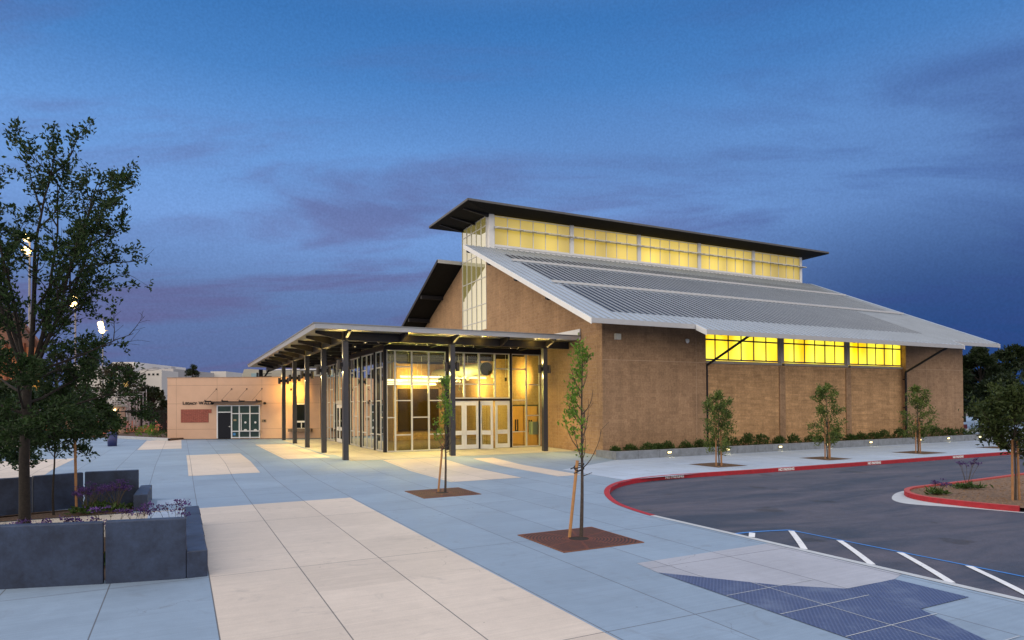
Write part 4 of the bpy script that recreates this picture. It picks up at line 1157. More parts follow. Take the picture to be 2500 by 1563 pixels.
# ------------------------------------------------------------------ ticket office (the wall with the lettering)
LO = np.array([-.935, 59.23, .22]); LFR = (LO, np.array([RT[0], RT[1], 0]), np.array([-FW[0], -FW[1], 0]))
off = thing('ticket_office', tuple(LO), 'low peach stucco office with LEGACY WALL lettering and a brick plaque', 'office building')
def fb(m_, u0, u1, w0, w1, z0, z1): m_.fbox(LFR, u0, u1, w0, w1, z0, z1)
mb = MB(); fb(mb, 0, 12.3, -6, 0, .04, 4.95); mb.build('wall', MAT['stucco'], off)
mb = MB(); fb(mb, .02, 12.28, -5.98, -.01, -.3, .04); mb.build('base', MAT['dark'], off)
for z in (.82, 2.87, 4.34):
    for a, b in (((0, 3.98), (7.56, 9.7), (11.65, 12.3)) if z < 2 else ((0, 12.3),)) if z != 2.87 else ((0, 3.3), (7.7, 12.3)):
        mb = MB(); fb(mb, a, b, .001, .0035, z-.012, z+.012); mb.build('control_joint', MAT['groove'], off)
for u, z0, z1 in ((.72, .05, 4.95), (4.0, 2.9, 4.95), (7.6, 2.8, 4.95)): 
    mb = MB(); fb(mb, u-.01, u+.01, .0012, .003, z0, z1); mb.build('control_joint', MAT['groove'], off)
mb = MB(); fb(mb, -.03, 12.33, -6.03, .03, 4.951, 5.0); mb.build('coping', MAT['groove'], off)
# brick plaque with one stepped corner
mb = MB(); fb(mb, 1.09, 3.31, .0, .03, 1.36, 2.42); fb(mb, 3.312, 3.55, .0, .03, 2.11, 2.42); mb.build('brick_plaque', MAT['brick'], off)
# storefront: door, windows
m_ = MB()
for u in (4.03, 5.18, 5.80, 6.65, 7.42): fb(m_, u-.045, u+.045, .0, .07, .07, 2.74)
for u0, u1, z in ((4.08, 5.13, 2.66), (5.23, 5.75, 2.66), (5.85, 6.60, 2.66), (6.70, 7.37, 2.66), (4.08, 5.13, 2.14), (5.23, 5.75, 2.02), (5.85, 6.60, 2.02), (6.70, 7.37, 2.02),
                   (5.23, 5.75, .60), (5.85, 6.60, .60), (6.70, 7.37, .60), (5.23, 5.75, .10), (5.85, 6.60, .10), (6.70, 7.37, .10)):
    fb(m_, u0, u1, .0, .065, z, z+.075)
fb(m_, 5.92, 5.98, .0, .06, .68, 2.02)
fr = m_.build('window_frame', MAT['white_metal'], off)
m_ = MB(); fb(m_, 4.08, 7.40, .002, .02, .08, 2.72); m_.build('pane', MAT['green_glass'], fr)
m_ = MB(); fb(m_, 4.10, 5.11, .022, .05, .05, 2.13); d = m_.build('door', MAT['door_blue'], off)
m_ = MB(); m_.tube([LO+LFR[1]*4.95+LFR[2]*.09+np.array([0, 0, 1.02]), LO+LFR[1]*5.07+LFR[2]*.09+np.array([0, 0, 1.02])], .016, 6); fb(m_, 5.03, 5.08, .05, .1, .97, 1.07); m_.build('handle', MAT['silver'], d)
m_ = MB(); fb(m_, 5.85, 7.5, .07, .30, .62, .70); m_.build('counter', MAT['silver'], off)
for u in (6.28, 7.08):
    m_ = MB()
    o = LO+LFR[1]*u+LFR[2]*.026+np.array([0, 0, 1.34])
    pts = [o+LFR[1]*math.cos(t)*.085+np.array([0, 0, math.sin(t)*.085]) for t in np.linspace(0, 2*math.pi, 17)[:-1]]
    m_.prism([tuple(p) for p in pts], tuple(LFR[2]*.02))
    pts = [LO+LFR[1]*(u+math.cos(t)*.14)+LFR[2]*.026+np.array([0, 0, .69+math.sin(t)*.12]) for t in np.linspace(0, math.pi, 10)]
    m_.prism([tuple(p) for p in pts], tuple(LFR[2]*.02))
    m_.build('speaking_hole', MAT['white_metal'], off)
m_ = MB(); fb(m_, 5.28, 5.48, .022, .03, .30, .50); m_.build('sticker', simple('blue_sticker', (.03, .20, .50), .4), off)
m_ = MB(); fb(m_, 5.32, 5.55, .022, .03, 1.46, 1.6); m_.build('notice', simple('tan_notice', (.35, .26, .14), .6), off)
m_ = MB(); fb(m_, 7.57, 7.95, .0, .02, 1.34, 1.58); sg = m_.build('plaque', simple('bronze_plaque', (.33, .22, .12), .5, .3), off)
m_ = MB(); fb(m_, 7.62, 7.70, .021, .026, 1.42, 1.47); fb(m_, 7.75, 7.90, .021, .026, 1.40, 1.53); m_.build('marking', MAT['letter'], sg)
# thin steel awning on rods
m_ = MB()
fb(m_, 3.45, 7.6, .0, 1.0, 2.99, 3.03)
for u in (3.5, 4.85, 6.2, 7.55): fb(m_, u-.03, u+.03, .0, 1.05, 3.031, 3.10); fb(m_, u-.03, u+.03, .99, 1.06, 3.101, 3.17)
aw = m_.build('awning', MAT['dark'], off)
for u in (3.95, 5.17, 6.39, 7.61):
    m_ = MB(); m_.tube([LO+LFR[1]*u+LFR[2]*.02+np.array([0, 0, 4.03]), LO+LFR[1]*(u-.42)+LFR[2]*.95+np.array([0, 0, 3.10])], .010, 5)
    fb(m_, u-.05, u+.05, .0, .03, 3.99, 4.08); m_.build('awning_rod', MAT['bronze'], aw)
# second ticket window under the canopy
m_ = MB(); fb(m_, 10.3, 11.3, .0, .05, .80, .86); fb(m_, 10.3, 11.3, .0, .05, 2.75, 2.83); fb(m_, 10.3, 11.3, .0, .05, 1.30, 1.44)
for u in (10.32, 10.78, 11.28): fb(m_, u-.03, u+.03, .0, .05, .861, 1.299)
for u in (10.32, 11.28): fb(m_, u-.03, u+.03, .0, .05, 1.441, 2.749)
fr = m_.build('window_frame', MAT['white_metal'], off)
m_ = MB(); fb(m_, 10.33, 11.27, .001, .02, .85, 2.76); m_.build('pane', MAT['winglass'], fr)
m_ = MB(); fb(m_, 9.82, 11.65, .0, .42, .58, .83); m_.build('counter', simple('brown_counter', (.16, .115, .09), .6), off)
for u, lab in ((3.66, 'small black wall lamp beside the lettering, left of the steel awning'), (7.88, 'small black wall lamp just right of the steel awning')):
    p = LO+LFR[1]*u+np.array([0, 0, 2.88]); w_ = LFR[2]
    t = thing('wall_lamp', tuple(p), lab, 'wall lamp', 'small wall lamps on the office')
    m_ = MB(); m_.tube([p+w_*.0, p+w_*.03], .07, 10); m_.tube([p+w_*.03, p+w_*.16+np.array([0, 0, .05]), p+w_*.22+np.array([0, 0, .02])], .02, 6); m_.build('arm', MAT['dark'], t)
    m_ = MB(); q = p+w_*.22; m_.lathe(tuple(q), [(.03, .10), (.09, .05), (.10, -.10), (.09, -.10), (.08, .04)], 12); m_.build('lamp_shade', MAT['dark'], t)

def text(body, name, size, loc, rot, mat, parent, ext=.01, sx=1.0, offset=.0):
    c = bpy.data.curves.new(name, 'FONT'); c.body = body; c.size = size; c.extrude = ext; c.offset = offset
    o = bpy.data.objects.new(name, c); COL.objects.link(o)
    bpy.context.view_layer.update()
    dg = bpy.context.evaluated_depsgraph_get()
    me = bpy.data.meshes.new_from_object(o.evaluated_get(dg)); me.materials.clear(); me.materials.append(mat)
    me.name = name
    bpy.data.objects.remove(o)
    m = bpy.data.objects.new(name, me); COL.objects.link(m)
    w = max(v.co.x for v in me.vertices)
    R = Matrix.Rotation(rot, 4, 'Z') @ Matrix.Rotation(math.pi/2, 4, 'X')
    if parent is not None:
        m.parent = parent
        rt = ROOT.get(parent.name, (0, 0, 0)); loc = (loc[0]-rt[0], loc[1]-rt[1], loc[2]-rt[2])
    m.matrix_local = Matrix.Translation(loc) @ R @ Matrix.Diagonal((sx, 1, 1, 1))
    return m, w*sx
# small-capital lettering
u = 1.23
for body, sz in (('L', .33), ('EGACY', .26), (' ', .2), ('W', .33), ('ALL', .26)):
    if body == ' ': u += .10; continue
    p = LO+LFR[1]*u+LFR[2]*.02+np.array([0, 0, 2.81])
    _, w = text(body, 'lettering', sz, tuple(p), math.atan2(RT[1], RT[0]), MAT['letter'], off, .02, 1.10, .010)
    u += w+.035
print('lettering ends', u)

# ------------------------------------------------------------------ low walls, planters
def wallpoly(name, pts, z0, z1, mat, parent, bev=.02):
    m_ = MB(); m_.prism([(x, y, z0) for x, y in pts], (0, 0, z1-z0)); o = m_.build(name, mat, parent)
    b = o.modifiers.new('edge', 'BEVEL'); b.width = bev; b.segments = 2; b.limit_method = 'ANGLE'
    return o
seat = thing('seat_wall', (.4, 11.95, 0), 'nearest dark concrete planter wall with a lower stepped bench at its right end', 'concrete wall', 'dark concrete seat walls')
wallpoly('panel', [(-1.07, 12.20), (.08, 11.955), (.08, 12.13), (-1.07, 12.375)], -.1, .99, MAT['cast'], seat)
wallpoly('panel', [(-2.62, 12.66), (-1.10, 12.215), (-1.10, 12.39), (-2.55, 12.83)], -.1, .98, MAT['cast'], seat)
wallpoly('panel', [(-4.4, 13.42), (-2.66, 12.68), (-2.59, 12.85), (-4.33, 13.59)], -.1, .98, MAT['cast'], seat)
ys_ = [11.95, 13.38, 14.75, 16.05, 17.40]
for k in range(4):
    wallpoly('bench_block', [(.085, ys_[k]), (.40, ys_[k]-(.0 if k else .0)), (.39, ys_[k+1]-.012), (.075, ys_[k+1]-.012)], -.1, .44, MAT['cast'], seat)
seat2 = thing('seat_wall', (-1.1, 21.9, 0), 'dark concrete planter wall behind the purple flowers, facing the nearest one', 'concrete wall', 'dark concrete seat walls')
wallpoly('panel', [(-2.42, 21.95), (-1.09, 21.85), (-1.09, 22.05), (-2.42, 22.14)], -.1, .99, MAT['cast'], seat2)
wallpoly('panel', [(-3.52, 21.45), (-2.45, 21.95), (-2.52, 22.14), (-3.60, 21.65)], -.1, .98, MAT['cast'], seat2)
wallpoly('panel', [(-5.2, 20.7), (-3.55, 21.42), (-3.64, 21.62), (-5.29, 20.9)], -.1, .97, MAT['cast'], seat2)
wallpoly('bench_block', [(-1.14, 20.35), (-.80, 20.35), (-.79, 21.5), (-1.12, 21.5)], -.1, .44, MAT['cast'], seat2)
wallpoly('bench_block', [(-1.12, 21.515), (-.79, 21.515), (-.78, 22.85), (-1.08, 22.85)], -.1, .44, MAT['cast'], seat2)
seat3 = thing('seat_wall', (-13, 36, .22), 'short dark concrete wall far back at the left edge behind the big tree', 'concrete wall', 'dark concrete seat walls')
wallpoly('panel', [(-16.5, 33.5), (-11.6, 36.2), (-11.75, 36.45), (-16.7, 33.75)], 0, .95, MAT['cast'], seat3)
# planting soil between the seat walls
mb = MB()
mb.poly([(x, y, .016) for x, y in ((.07, 12.15), (-2.6, 12.85), (-6, 14.4), (-6, 16.55), (.07, 16.55))])
mb.poly([(x, y, .016) for x, y in ((-1.15, 20.1), (-1.15, 21.8), (-3.5, 21.4), (-7.5, 19.6), (-7.5, 20.1))])
struct(mb, 'soil', MAT['soil'])

pln = thing('planter_wall', (19.5, 26.85, 0), 'long low grey block planter wall running along the foot of the gymnasium', 'planter wall')
x = 19.53; k = 0
while x < 58:
    w = 1.385
    wallpoly('block', [(x+.006, 26.85), (x+w-.006, 26.85), (x+w-.006, 27.15), (x+.006, 27.15)], -.1, .41, MAT['cast_pale'], pln, .012)
    x += w
wallpoly('block', [(19.53, 27.16), (19.83, 27.16), (19.83, 28.64), (19.53, 28.64)], -.1, .40, MAT['cast_pale'], pln, .012)
m_ = MB(); m_.box(19.84, 58, 27.151, 28.659, .0, .33); m_.build('mulch', MAT['soil'], pln)
nth = ['leftmost', 'second', 'third', 'fourth', 'fifth', 'sixth', 'seventh', 'eighth', 'ninth']
for k, x in enumerate((22.95, 27.1, 31.25, 35.4, 39.5, 44.7, 48.0, 51.9)):
    t = thing('step_light', (x, 26.85, .25), 'small lit step light in the planter wall, %s from the left' % nth[k] if k else 'small lit step light in the planter wall, nearest and leftmost', 'step light', 'step lights along the planter wall')
    m_ = MB(); m_.box(x-.15, x+.15, 26.825, 26.849, .18, .33); m_.build('frame', MAT['bronze'], t)
    m_ = MB(); m_.box(x-.12, x+.12, 26.815, 26.824, .21, .30); m_.build('lens', MAT['lamp_step'], t)
    add_light('step_glow', 'SPOT', (x, 26.77, .27), 3.0, (1, .78, .35), t, (0, -.5, -1), .03, 140, .8)

# writing stencilled on the kerb face
for k, x in enumerate((16.85, 22.9, 28.8, 35.6, 41.5)):
    lab = 'white NO PARKING stencil on the red kerb, %s from the left' % (['second', 'third', 'fourth', 'fifth', 'farthest'][k])
    yk = lambda q: float(np.interp(q, [p[0] for p in KS], [p[1] for p in KS]))
    y = min(yk(x), yk(x+.5), yk(x+1.0)); an_ = math.atan2(yk(x+1.0)-yk(x), 1.0)
    m, w = text('NO PARKING', 'stencil', .15, (x, yk(x)-.022, -.108), an_, MAT['white_paint'], None, .001, 1.05, .009)
    tag(m, lab, 'stencil', 'NO PARKING stencils on the red kerb')
m, w = text('NO PARKING', 'stencil', .11, (12.36, 17.36, -.10), math.atan2(1.0, .72), MAT['white_paint'], None, .001, 1.0, .004)
tag(m, 'white NO PARKING stencil on the inside of the kerb bend, seen edge-on', 'stencil', 'NO PARKING stencils on the red kerb')

# ------------------------------------------------------------------ vegetation builders
def leaf_quads(C, D, L, Wd, rng, bend=.15):
    """diamond leaves: base points C, directions D"""
    n = len(C)
    D = D/np.maximum(np.linalg.norm(D, axis=1, keepdims=True), 1e-6)
    r = rng.normal(size=(n, 3)); Sd = np.cross(D, r); Sd /= np.maximum(np.linalg.norm(Sd, axis=1, keepdims=True), 1e-6)
    N = np.cross(D, Sd)
    l = L*rng.uniform(.7, 1.25, (n, 1)); w = Wd*rng.uniform(.7, 1.2, (n, 1))/2
    V = np.empty((n, 4, 3))
    V[:, 0] = C; V[:, 1] = C+D*l*.5+Sd*w+N*l*bend; V[:, 2] = C+D*l; V[:, 3] = C+D*l*.5-Sd*w+N*l*bend
    F = np.arange(n*4).reshape(n, 4)
    return V.reshape(-1, 3), F

def grow(mb_, p, d, L, r, lvl, cfg, rng, tips):
    n = max(3, int(L/cfg['seg'][lvl]))
    pts = [p.copy()]; rad = [r]; d = d/np.linalg.norm(d)
    for i in range(n):
        d = d+rng.normal(size=3)*cfg['jit'][lvl]+np.array([0, 0, cfg['up'][lvl]])
        d /= np.linalg.norm(d)
        p = p+d*L/n
        pts.append(p.copy()); rad.append(max(r*(1-(i+1)/n*.85), .003))
    mb_.tube(pts, rad, [8, 6, 5, 4, 3][lvl], cap=False)
    if lvl == cfg['max']:
        for t in np.linspace(.25, 1, cfg['tips']):
            k = min(int(t*n), n); tips.append((pts[k], d))
        return
    nch = cfg['kids'][lvl]
    for c in range(nch):
        t = cfg['from'][lvl]+(1-cfg['from'][lvl])*(c+rng.uniform(.2, .8))/nch
        k = min(int(t*n), n-1); q = pts[k]+(pts[k+1]-pts[k])*(t*n-k)
        dd = pts[min(k+1, n)]-pts[k]; dd = dd/np.linalg.norm(dd)
        a = rng.normal(size=3); a -= dd*(a@dd); a /= np.linalg.norm(a)
        ang = math.radians(rng.uniform(*cfg['ang'][lvl]))
        grow(mb_, q, dd*math.cos(ang)+a*math.sin(ang), L*cfg['len'][lvl]*rng.uniform(.7, 1.2)*(1-.35*t), r*.5*(1-.4*t), lvl+1, cfg, rng, tips)
    tips.append((pts[-1], d))

def foliage(tips, per, L, Wd, spread, rng, up=.35):
    C = np.array([t[0] for t in tips]); D = np.array([t[1] for t in tips])
    C = np.repeat(C, per, 0); D = np.repeat(D, per, 0)
    R = rng.normal(size=C.shape); R /= np.linalg.norm(R, axis=1, keepdims=True)
    dirs = R+D*.5+np.array([0, 0, up])
    C = C+rng.normal(size=C.shape)*spread
    return leaf_quads(C, dirs, L, Wd, rng)

# ---- big broadleaf tree at the left
rng = np.random.default_rng(11)
TB = np.array([-2.78, 16.0, 0.0])
big = thing('broadleaf_tree', tuple(TB), 'tall dark broadleaf tree with many upright limbs rising behind the nearest wall', 'tree')
tk = MB(); tips = []
tk.tube([TB+np.array(q) for q in ((0, 0, -.1), (.01, 0, .8), (.0, 0, 1.8), (.03, .02, 2.8), (.05, .02, 3.6))], [.125, .098, .088, .082, .078], 12, cap=False)
cfg = dict(seg=[.35, .25, .16, .12], jit=[.05, .11, .16, .2], up=[.05, .07, .04, .02], kids=[9, 5, 0], ang=[(28, 55), (30, 60), (30, 60)], len=[.36, .46, .5], max=2, tips=4)
cfg['from'] = [.18, .2, 0]
fork = TB+np.array([.05, .02, 3.5])
R3 = np.array([RT[0], RT[1], 0]); F3 = np.array([FW[0], FW[1], 0]); U3 = np.array([0, 0, 1.])
for lat_, fd, L, r in ((-.50, .1, 3.9, .05), (-.22, -.28, 4.2, .046), (.05, .30, 4.3, .05), (.24, -.10, 4.5, .056), (.44, .22, 4.3, .05), (-.62, -.25, 3.6, .042), (.62, -.3, 3.5, .042), (.12, -.6, 3.5, .04), (.34, .02, 4.6, .046)):
    grow(tk, fork-U3*rng.uniform(0, .3), R3*lat_+F3*fd+U3, L, r, 0, cfg, rng, tips)
cfg2 = dict(cfg); cfg2['jit'] = [.10, .16, .2, .2]; cfg2['up'] = [-.03, .0, -.03, 0]; cfg2['kids'] = [6, 5, 0]; cfg2['len'] = [.42, .5, .5]
for z, lat_, fd, L in ((3.5, 1.0, .1, 2.3), (3.1, -1., .3, 2.2), (2.8, .6, -.9, 1.8), (2.6, .95, .3, 2.2), (2.7, -.8, -.5, 2.0), (2.35, .6, -.7, 2.2), (2.9, .3, .9, 1.9), (3.2, .2, .9, 2.0), (2.45, .7, .75, 2.2)):
    grow(tk, TB+np.array([0, 0, z]), R3*lat_+F3*fd+U3*(.42 if z > 2.6 else .30), L, .032, 0, cfg2, rng, tips)
def crown_edge(z):
    return np.interp(z, [1.4, 1.75, 2.3, 3.4, 4.0, 4.6, 5.3, 6.0, 7.0, 8.0, 8.75], [1.1, 1.8, 1.95, 1.95, 1.9, 1.65, 2.3, 2.15, 1.95, 1.85, 1.45])
tips = [t for t in tips if -2.8 < (t[0]-TB)@R3 < crown_edge(t[0][2])*rng.uniform(.86, 1.0) and 1.5 < t[0][2] < 8.35+.3*rng.uniform(0, 1)]
tips = [t for t in tips if rng.uniform() < (.66 if t[0][2] > 3.4 else .95)]
tk.build('trunk', MAT['bark_dark'], big, True)
V, F = foliage(tips, 14, .092, .046, .048, rng)
lv = MB(); lv.arr(V, F); lv.build('crown', MAT['leaf_dark'], big)
print('big tree leaves', len(F))

def staked_tree(base, h, cr, z0, rngseed, label, mat, stakes, nlim=16, per=8, leafL=.11, leafW=.05, group=None, name='young_tree', lean=(0, 0), trunk_r=.03, stake_h=1.7, dens=1.0, bark='bark', up=.06, ang=(45, 80)):
    rg = np.random.default_rng(rngseed)
    B = np.array([base[0], base[1], base[2]])
    t = thing(name, tuple(B), label, 'tree', group)
    m_ = MB(); tips_ = []
    pts = [B+np.array([lean[0]*q+.02*math.sin(q*9+rngseed), lean[1]*q, h*q]) for q in np.linspace(-.02, .93, 12)]
    m_.tube(pts, list(np.linspace(trunk_r, .008, 12)), 8, cap=False)
    cf = dict(seg=[.12, .08, .06], jit=[.12, .18, .2], up=[up, .03, 0], kids=[int(4*dens), 0], ang=[(30, 65), (30, 60)], len=[.55, .5], max=1, tips=4)
    cf['from'] = [.25, 0]
    for k in range(nlim):
        q = z0/h+(1-z0/h)*(k+rg.uniform(0, 1))/nlim*.97
        i = q*11/.95; i0 = min(int(i), 10); p = pts[i0]+(pts[i0+1]-pts[i0])*(i-i0)
        a = k*2.4+rg.uniform(-.5, .5); an = math.radians(rg.uniform(*ang))
        env = math.sin(math.pi*min(1, max(.12, (q-z0/h)/(1-z0/h)*.80+.20)))**.8
        grow(m_, p, np.array([math.cos(a)*math.sin(an), math.sin(a)*math.sin(an), math.cos(an)]), cr*env*rg.uniform(.75, 1.2)*1.15, .011, 0, cf, rg, tips_)
    tips_.append((pts[-1], np.array([0, 0, 1.])))
    m_.build('trunk', MAT[bark], t, True)
    V, F = foliage(tips_, per, leafL, leafW, .07, rg)
    l_ = MB(); l_.arr(V, F); l_.build('crown', MAT[mat], t)
    for sx_, sy__, tx, ty, hh in stakes:
        s_ = MB(); s_.tube([B+np.array([sx_, sy__, -.05]), B+np.array([tx, ty, hh])], .032, 8); s_.build('stake', MAT['stake'], t)
        if hh > 1:
            b_ = MB(); zz = hh*.93
            pt = pts[min(11, int(zz/h*11/.95))]
            s0 = B+np.array([tx, ty, zz])
            for s in (-1, 1):
                b_.tube([s0+np.array([0, s*.045, 0]), (s0+pt)/2*np.array([1, 1, 0])+np.array([0, s*.05, zz+B[2]+.02]), np.array([pt[0], pt[1]+s*.03, zz+B[2]])], .013, 5)
            b_.build('tie', MAT['rubber'], t)
    return t

def grate_tree(gx, gy, base, h, seed, label, glabel, stake):
    t = thing('tree_grate', (gx, gy, .0), glabel, 'tree grate', 'rusty tree grates')
    m_ = MB(); H = .93
    hole = [(.21*math.cos(a), .21*math.sin(a)) for a in np.linspace(0, 2*math.pi, 33)[:-1]]
    sq = []
    for a in np.linspace(0, 2*math.pi, 33)[:-1]:
        c, s = math.cos(a), math.sin(a); k = H/max(abs(c), abs(s)); sq.append((c*k, s*k))
    for i in range(32):
        j = (i+1) % 32
        m_.poly([(*hole[i], .012), (*hole[j], .012), (*sq[j], .012), (*sq[i], .012)])
        m_.poly([(*hole[i], .012), (*hole[j], .012), (*hole[j], .006), (*hole[i], .006)])
    m_.build('grate', MAT['grate'], t, world=False)
    f_ = MB()
    for x0, x1, y0, y1 in ((-H-.02, H+.02, -H-.02, -H), (-H-.02, H+.02, H, H+.02), (-H-.02, -H, -H, H), (H, H+.02, -H, H)): f_.box(x0, x1, y0, y1, .002, .016)
    f_.build('frame', simple('rusty_frame', (.20, .075, .035), .7), t, world=False)
    s_ = MB(); s_.lathe((0, 0, .0095), [(.215, 0), (.001, 0)], 20); s_.build('soil', simple('dark_soil', (.02, .014, .012), 1.), t, world=False)
    # sparse upright pear tree
    rg = np.random.default_rng(seed)
    B = np.array([*base, 0.])
    t = thing('young_tree', tuple(B), label, 'tree', 'young trees in rusty grates')
    m_ = MB(); tw = []
    pts = [B+np.array([.015*math.sin(q*7)+.06*q*(1 if seed % 2 else .4), .01*math.cos(q*5), h*q]) for q in np.linspace(-.01, 1, 22)]
    m_.tube(pts, list(np.linspace(.042, .007, 22)), 8, cap=False)
    for k in range(21):
        q = .35+.60*(k+rg.uniform(0, .9))/21
        i = q*21; i0 = int(i); p = pts[i0]+(pts[i0+1]-pts[i0])*(i-i0)
        a = rg.uniform(0, 2*math.pi); L = (1.0-.75*(q-.37)/.6)*rg.uniform(.6, 1.05)
        d = np.array([math.cos(a)*.85, math.sin(a)*.85, .62]); d /= np.linalg.norm(d)
        br_ = [p]; n = 8
        for j in range(n):
            d = d+np.array([-math.cos(a)*.055, -math.sin(a)*.055, .13])+rg.normal(size=3)*.05; d /= np.linalg.norm(d)
            br_.append(br_[-1]+d*L/n)
        m_.tube(br_, list(np.linspace(.013, .004, n+1)), 5, cap=False)
        for j in range(2, n+1):
            if rg.uniform() < .22:
                dd = d+rg.normal(size=3)*.6; dd /= np.linalg.norm(dd)
                m_.tube([br_[j], br_[j]+dd*rg.uniform(.08, .25)], [.005, .003], 4, cap=False)
        lat_ = (br_[4]-B)@R3
        if rg.uniform() < (.92 if lat_ < 0.03 else .45):
            for c in range(rg.integers(1, 4)):
                j = rg.integers(3, n+1); tw.append((br_[j]+rg.normal(size=3)*.03, d))
    tw.append((pts[-1]-np.array([0, 0, .1]), np.array([0, 0, 1.]))); tw.append((pts[-2], np.array([0, 0, 1.])))
    m_.tube([B+np.array([.02, 0, 1.28]), B+RT[0]*np.array([.25, -.1, 0])+np.array([.0, 0, 1.36])], [.012, .006], 5)
    m_.build('trunk', MAT['bark'], t, True)
    V, F = foliage(tw, 26, .08, .05, .065, rg)
    l_ = MB(); l_.arr(V, F); l_.build('crown', MAT['leaf_bright'], t)
    s0 = B+np.array([*stake, -.02]); s1 = B+R3*(-.075)+np.array([0, 0, 1.62])
    s_ = MB(); s_.tube([s0, s1], .034, 9); s_.build('stake', simple('new_pine_stake', (.42, .215, .085), .75, var=.15, scale=8.) if 'new_pine_stake' not in bpy.data.materials else bpy.data.materials['new_pine_stake'], t)
    b_ = MB(); z = 1.46
    c0 = s0+(s1-s0)*.90
    for dz_, ph in ((0, 0.), (.05, .8), (-.06, 1.6)):
        ring = []
        for a in np.linspace(0, 2*math.pi, 20):
            ring.append(B+R3*(-.04+.105*math.cos(a))+F3*(.055*math.sin(a))+U3*(z+dz_+.05*math.sin(a+ph)))
        b_.tube(ring, .011, 5, cap=False)
    b_.tube([B-R3*.12+U3*(z+.02), B-R3*.22+U3*(z-.02)], .014, 5)
    b_.build('tie', MAT['rubber'], t)
grate_tree(7.40, 11.50, (7.54, 11.62), 4.02, 7, 'young tree with sparse bright leaves and one leaning stake in the nearest rusty grate', 'nearest square rusty iron tree grate in the blue-grey paving', (-.24, .10))
grate_tree(7.48, 19.67, (7.62, 19.75), 3.72, 4, 'thin young tree and stake in the farther rusty grate, before the glass lobby', 'farther square rusty iron tree grate, toward the lobby', (-.20, .12))

# three-stake evergreens in the sidewalk
def pit(x0, x1, y0, y1, label):
    m_ = MB(); m_.poly([(x0, y0, .010), (x1, y0, .010), (x1, y1, .010), (x0, y1, .010)])
    single(m_, 'tree_pit', MAT['soil'], label, 'tree pit', 'square mulched tree pits in the sidewalk')
pits = [(20.95, 22.7, 21.3, 23.2), (28.05, 29.8, 21.2, 22.95), (35.5, 37.6, 21.1, 22.9), (43.4, 45.3, 21.1, 22.7)]
pn = ['nearest mulched square tree pit in the pale sidewalk', 'second mulched tree pit along the sidewalk', 'third mulched tree pit along the sidewalk', 'farthest mulched tree pit, partly behind the island tree']
for p, l in zip(pits, pn): pit(*p, l)
tl = ['bushy young evergreen on three stakes left of the downspout, nearest along the wall', 'bushy young evergreen on three stakes in front of the middle wall', 'bushy young evergreen on three stakes by the right-hand downspout', 'young evergreen on three stakes half hidden behind the island tree']
for k, (b, h, cr, sd) in enumerate((((21.62, 21.95, 0), 3.30, .72, 21), ((28.9, 21.95, 0), 3.75, .78, 22), ((36.35, 21.95, 0), 3.7, .80, 26), ((44.5, 21.9, 0), 3.6, .8, 24))):
    staked_tree(b, h, cr, .55, sd, tl[k], 'leaf_ever', [(-.17, .0, -.16, 0, 1.9), (.19, .06, .17, .03, 1.95), (.05, -.12, .02, -.1, 1.7)], nlim=22, per=6, leafL=.15, leafW=.06,
                group='staked evergreens in the sidewalk', name='young_evergreen', dens=1.0)
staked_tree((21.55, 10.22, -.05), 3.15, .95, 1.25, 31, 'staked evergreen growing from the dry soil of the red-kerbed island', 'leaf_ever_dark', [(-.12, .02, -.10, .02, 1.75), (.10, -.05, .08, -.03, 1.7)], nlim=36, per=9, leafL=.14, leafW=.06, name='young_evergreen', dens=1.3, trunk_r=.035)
# staked young trees between the two left seat walls
staked_tree((-2.95, 20.6, .0), 3.2, 1.2, 1.5, 41, 'young tree with two tall brown stakes before the farther seat wall', 'leaf_dark', [(-.52, -.2, -.50, -.2, 2.2), (.48, .15, .44, .15, 2.2)], nlim=28, per=9, leafL=.12, leafW=.065, dens=1.5, bark='bark_dark', up=-.02)
staked_tree((-6.9, 19.2, .0), 3.6, 1.7, 1.1, 42, 'leafy young tree left of the big trunk at the picture edge', 'leaf_dark', [(-.3, 0, -.3, 0, 1.6)], nlim=46, per=11, leafL=.13, leafW=.065, dens=1.5, bark='bark_dark', up=-.02)
staked_tree((-5.6, 27.5, .0), 3.4, 1.6, .9, 43, 'leafy young tree on the plaza beyond the farther seat wall', 'leaf_dark', [(-.3, 0, -.3, 0, 1.5)], nlim=46, per=11, leafL=.14, leafW=.07, dens=1.5, bark='bark_dark', up=-.01)

# shrubs in the long planter
def shrub_mesh(seed, r, h, per=70):
    rg = np.random.default_rng(seed); C = []; D = []
    for k in range(per):
        a = rg.uniform(0, 2*math.pi); e = math.sqrt(rg.uniform(0, 1)); z = rg.uniform(.0, 1)
        p = np.array([math.cos(a)*e*r*(1-.5*z), math.sin(a)*e*r*(1-.5*z), h*z*(1-.35*e)])
        C += [p]*7; D += [p*np.array([1, 1, .4])+np.array([0, 0, h*.7])+rg.normal(size=3)*.25 for _ in range(7)]
    C = np.array(C)+rg.normal(size=(len(C), 3))*.05
    return leaf_quads(C, np.array(D), .13, .05, rg)
SX = [(20.3, .3, .28), (21.3, .42, .30), (22.1, .45, .42), (22.9, .35, .35), (23.8, .40, .42), (25.0, .45, .38), (26.2, .42, .45), (27.0, .38, .3), (28.5, .55, .6), (29.6, .55, .78), (31.0, .6, .68), (32.0, .4, .5), (33.2, .5, .58),
      (34.8, .5, .45), (36.0, .4, .35), (37.5, .55, .62), (38.6, .5, .45), (40.2, .5, .5), (41.5, .55, .5), (42.6, .6, .6), (44.3, .5, .7), (46.2, .5, .6), (48.4, .6, .75), (49.8, .6, .62), (51.4, .7, .55), (53.3, .7, .55), (55.2, .7, .6)]
bases = []
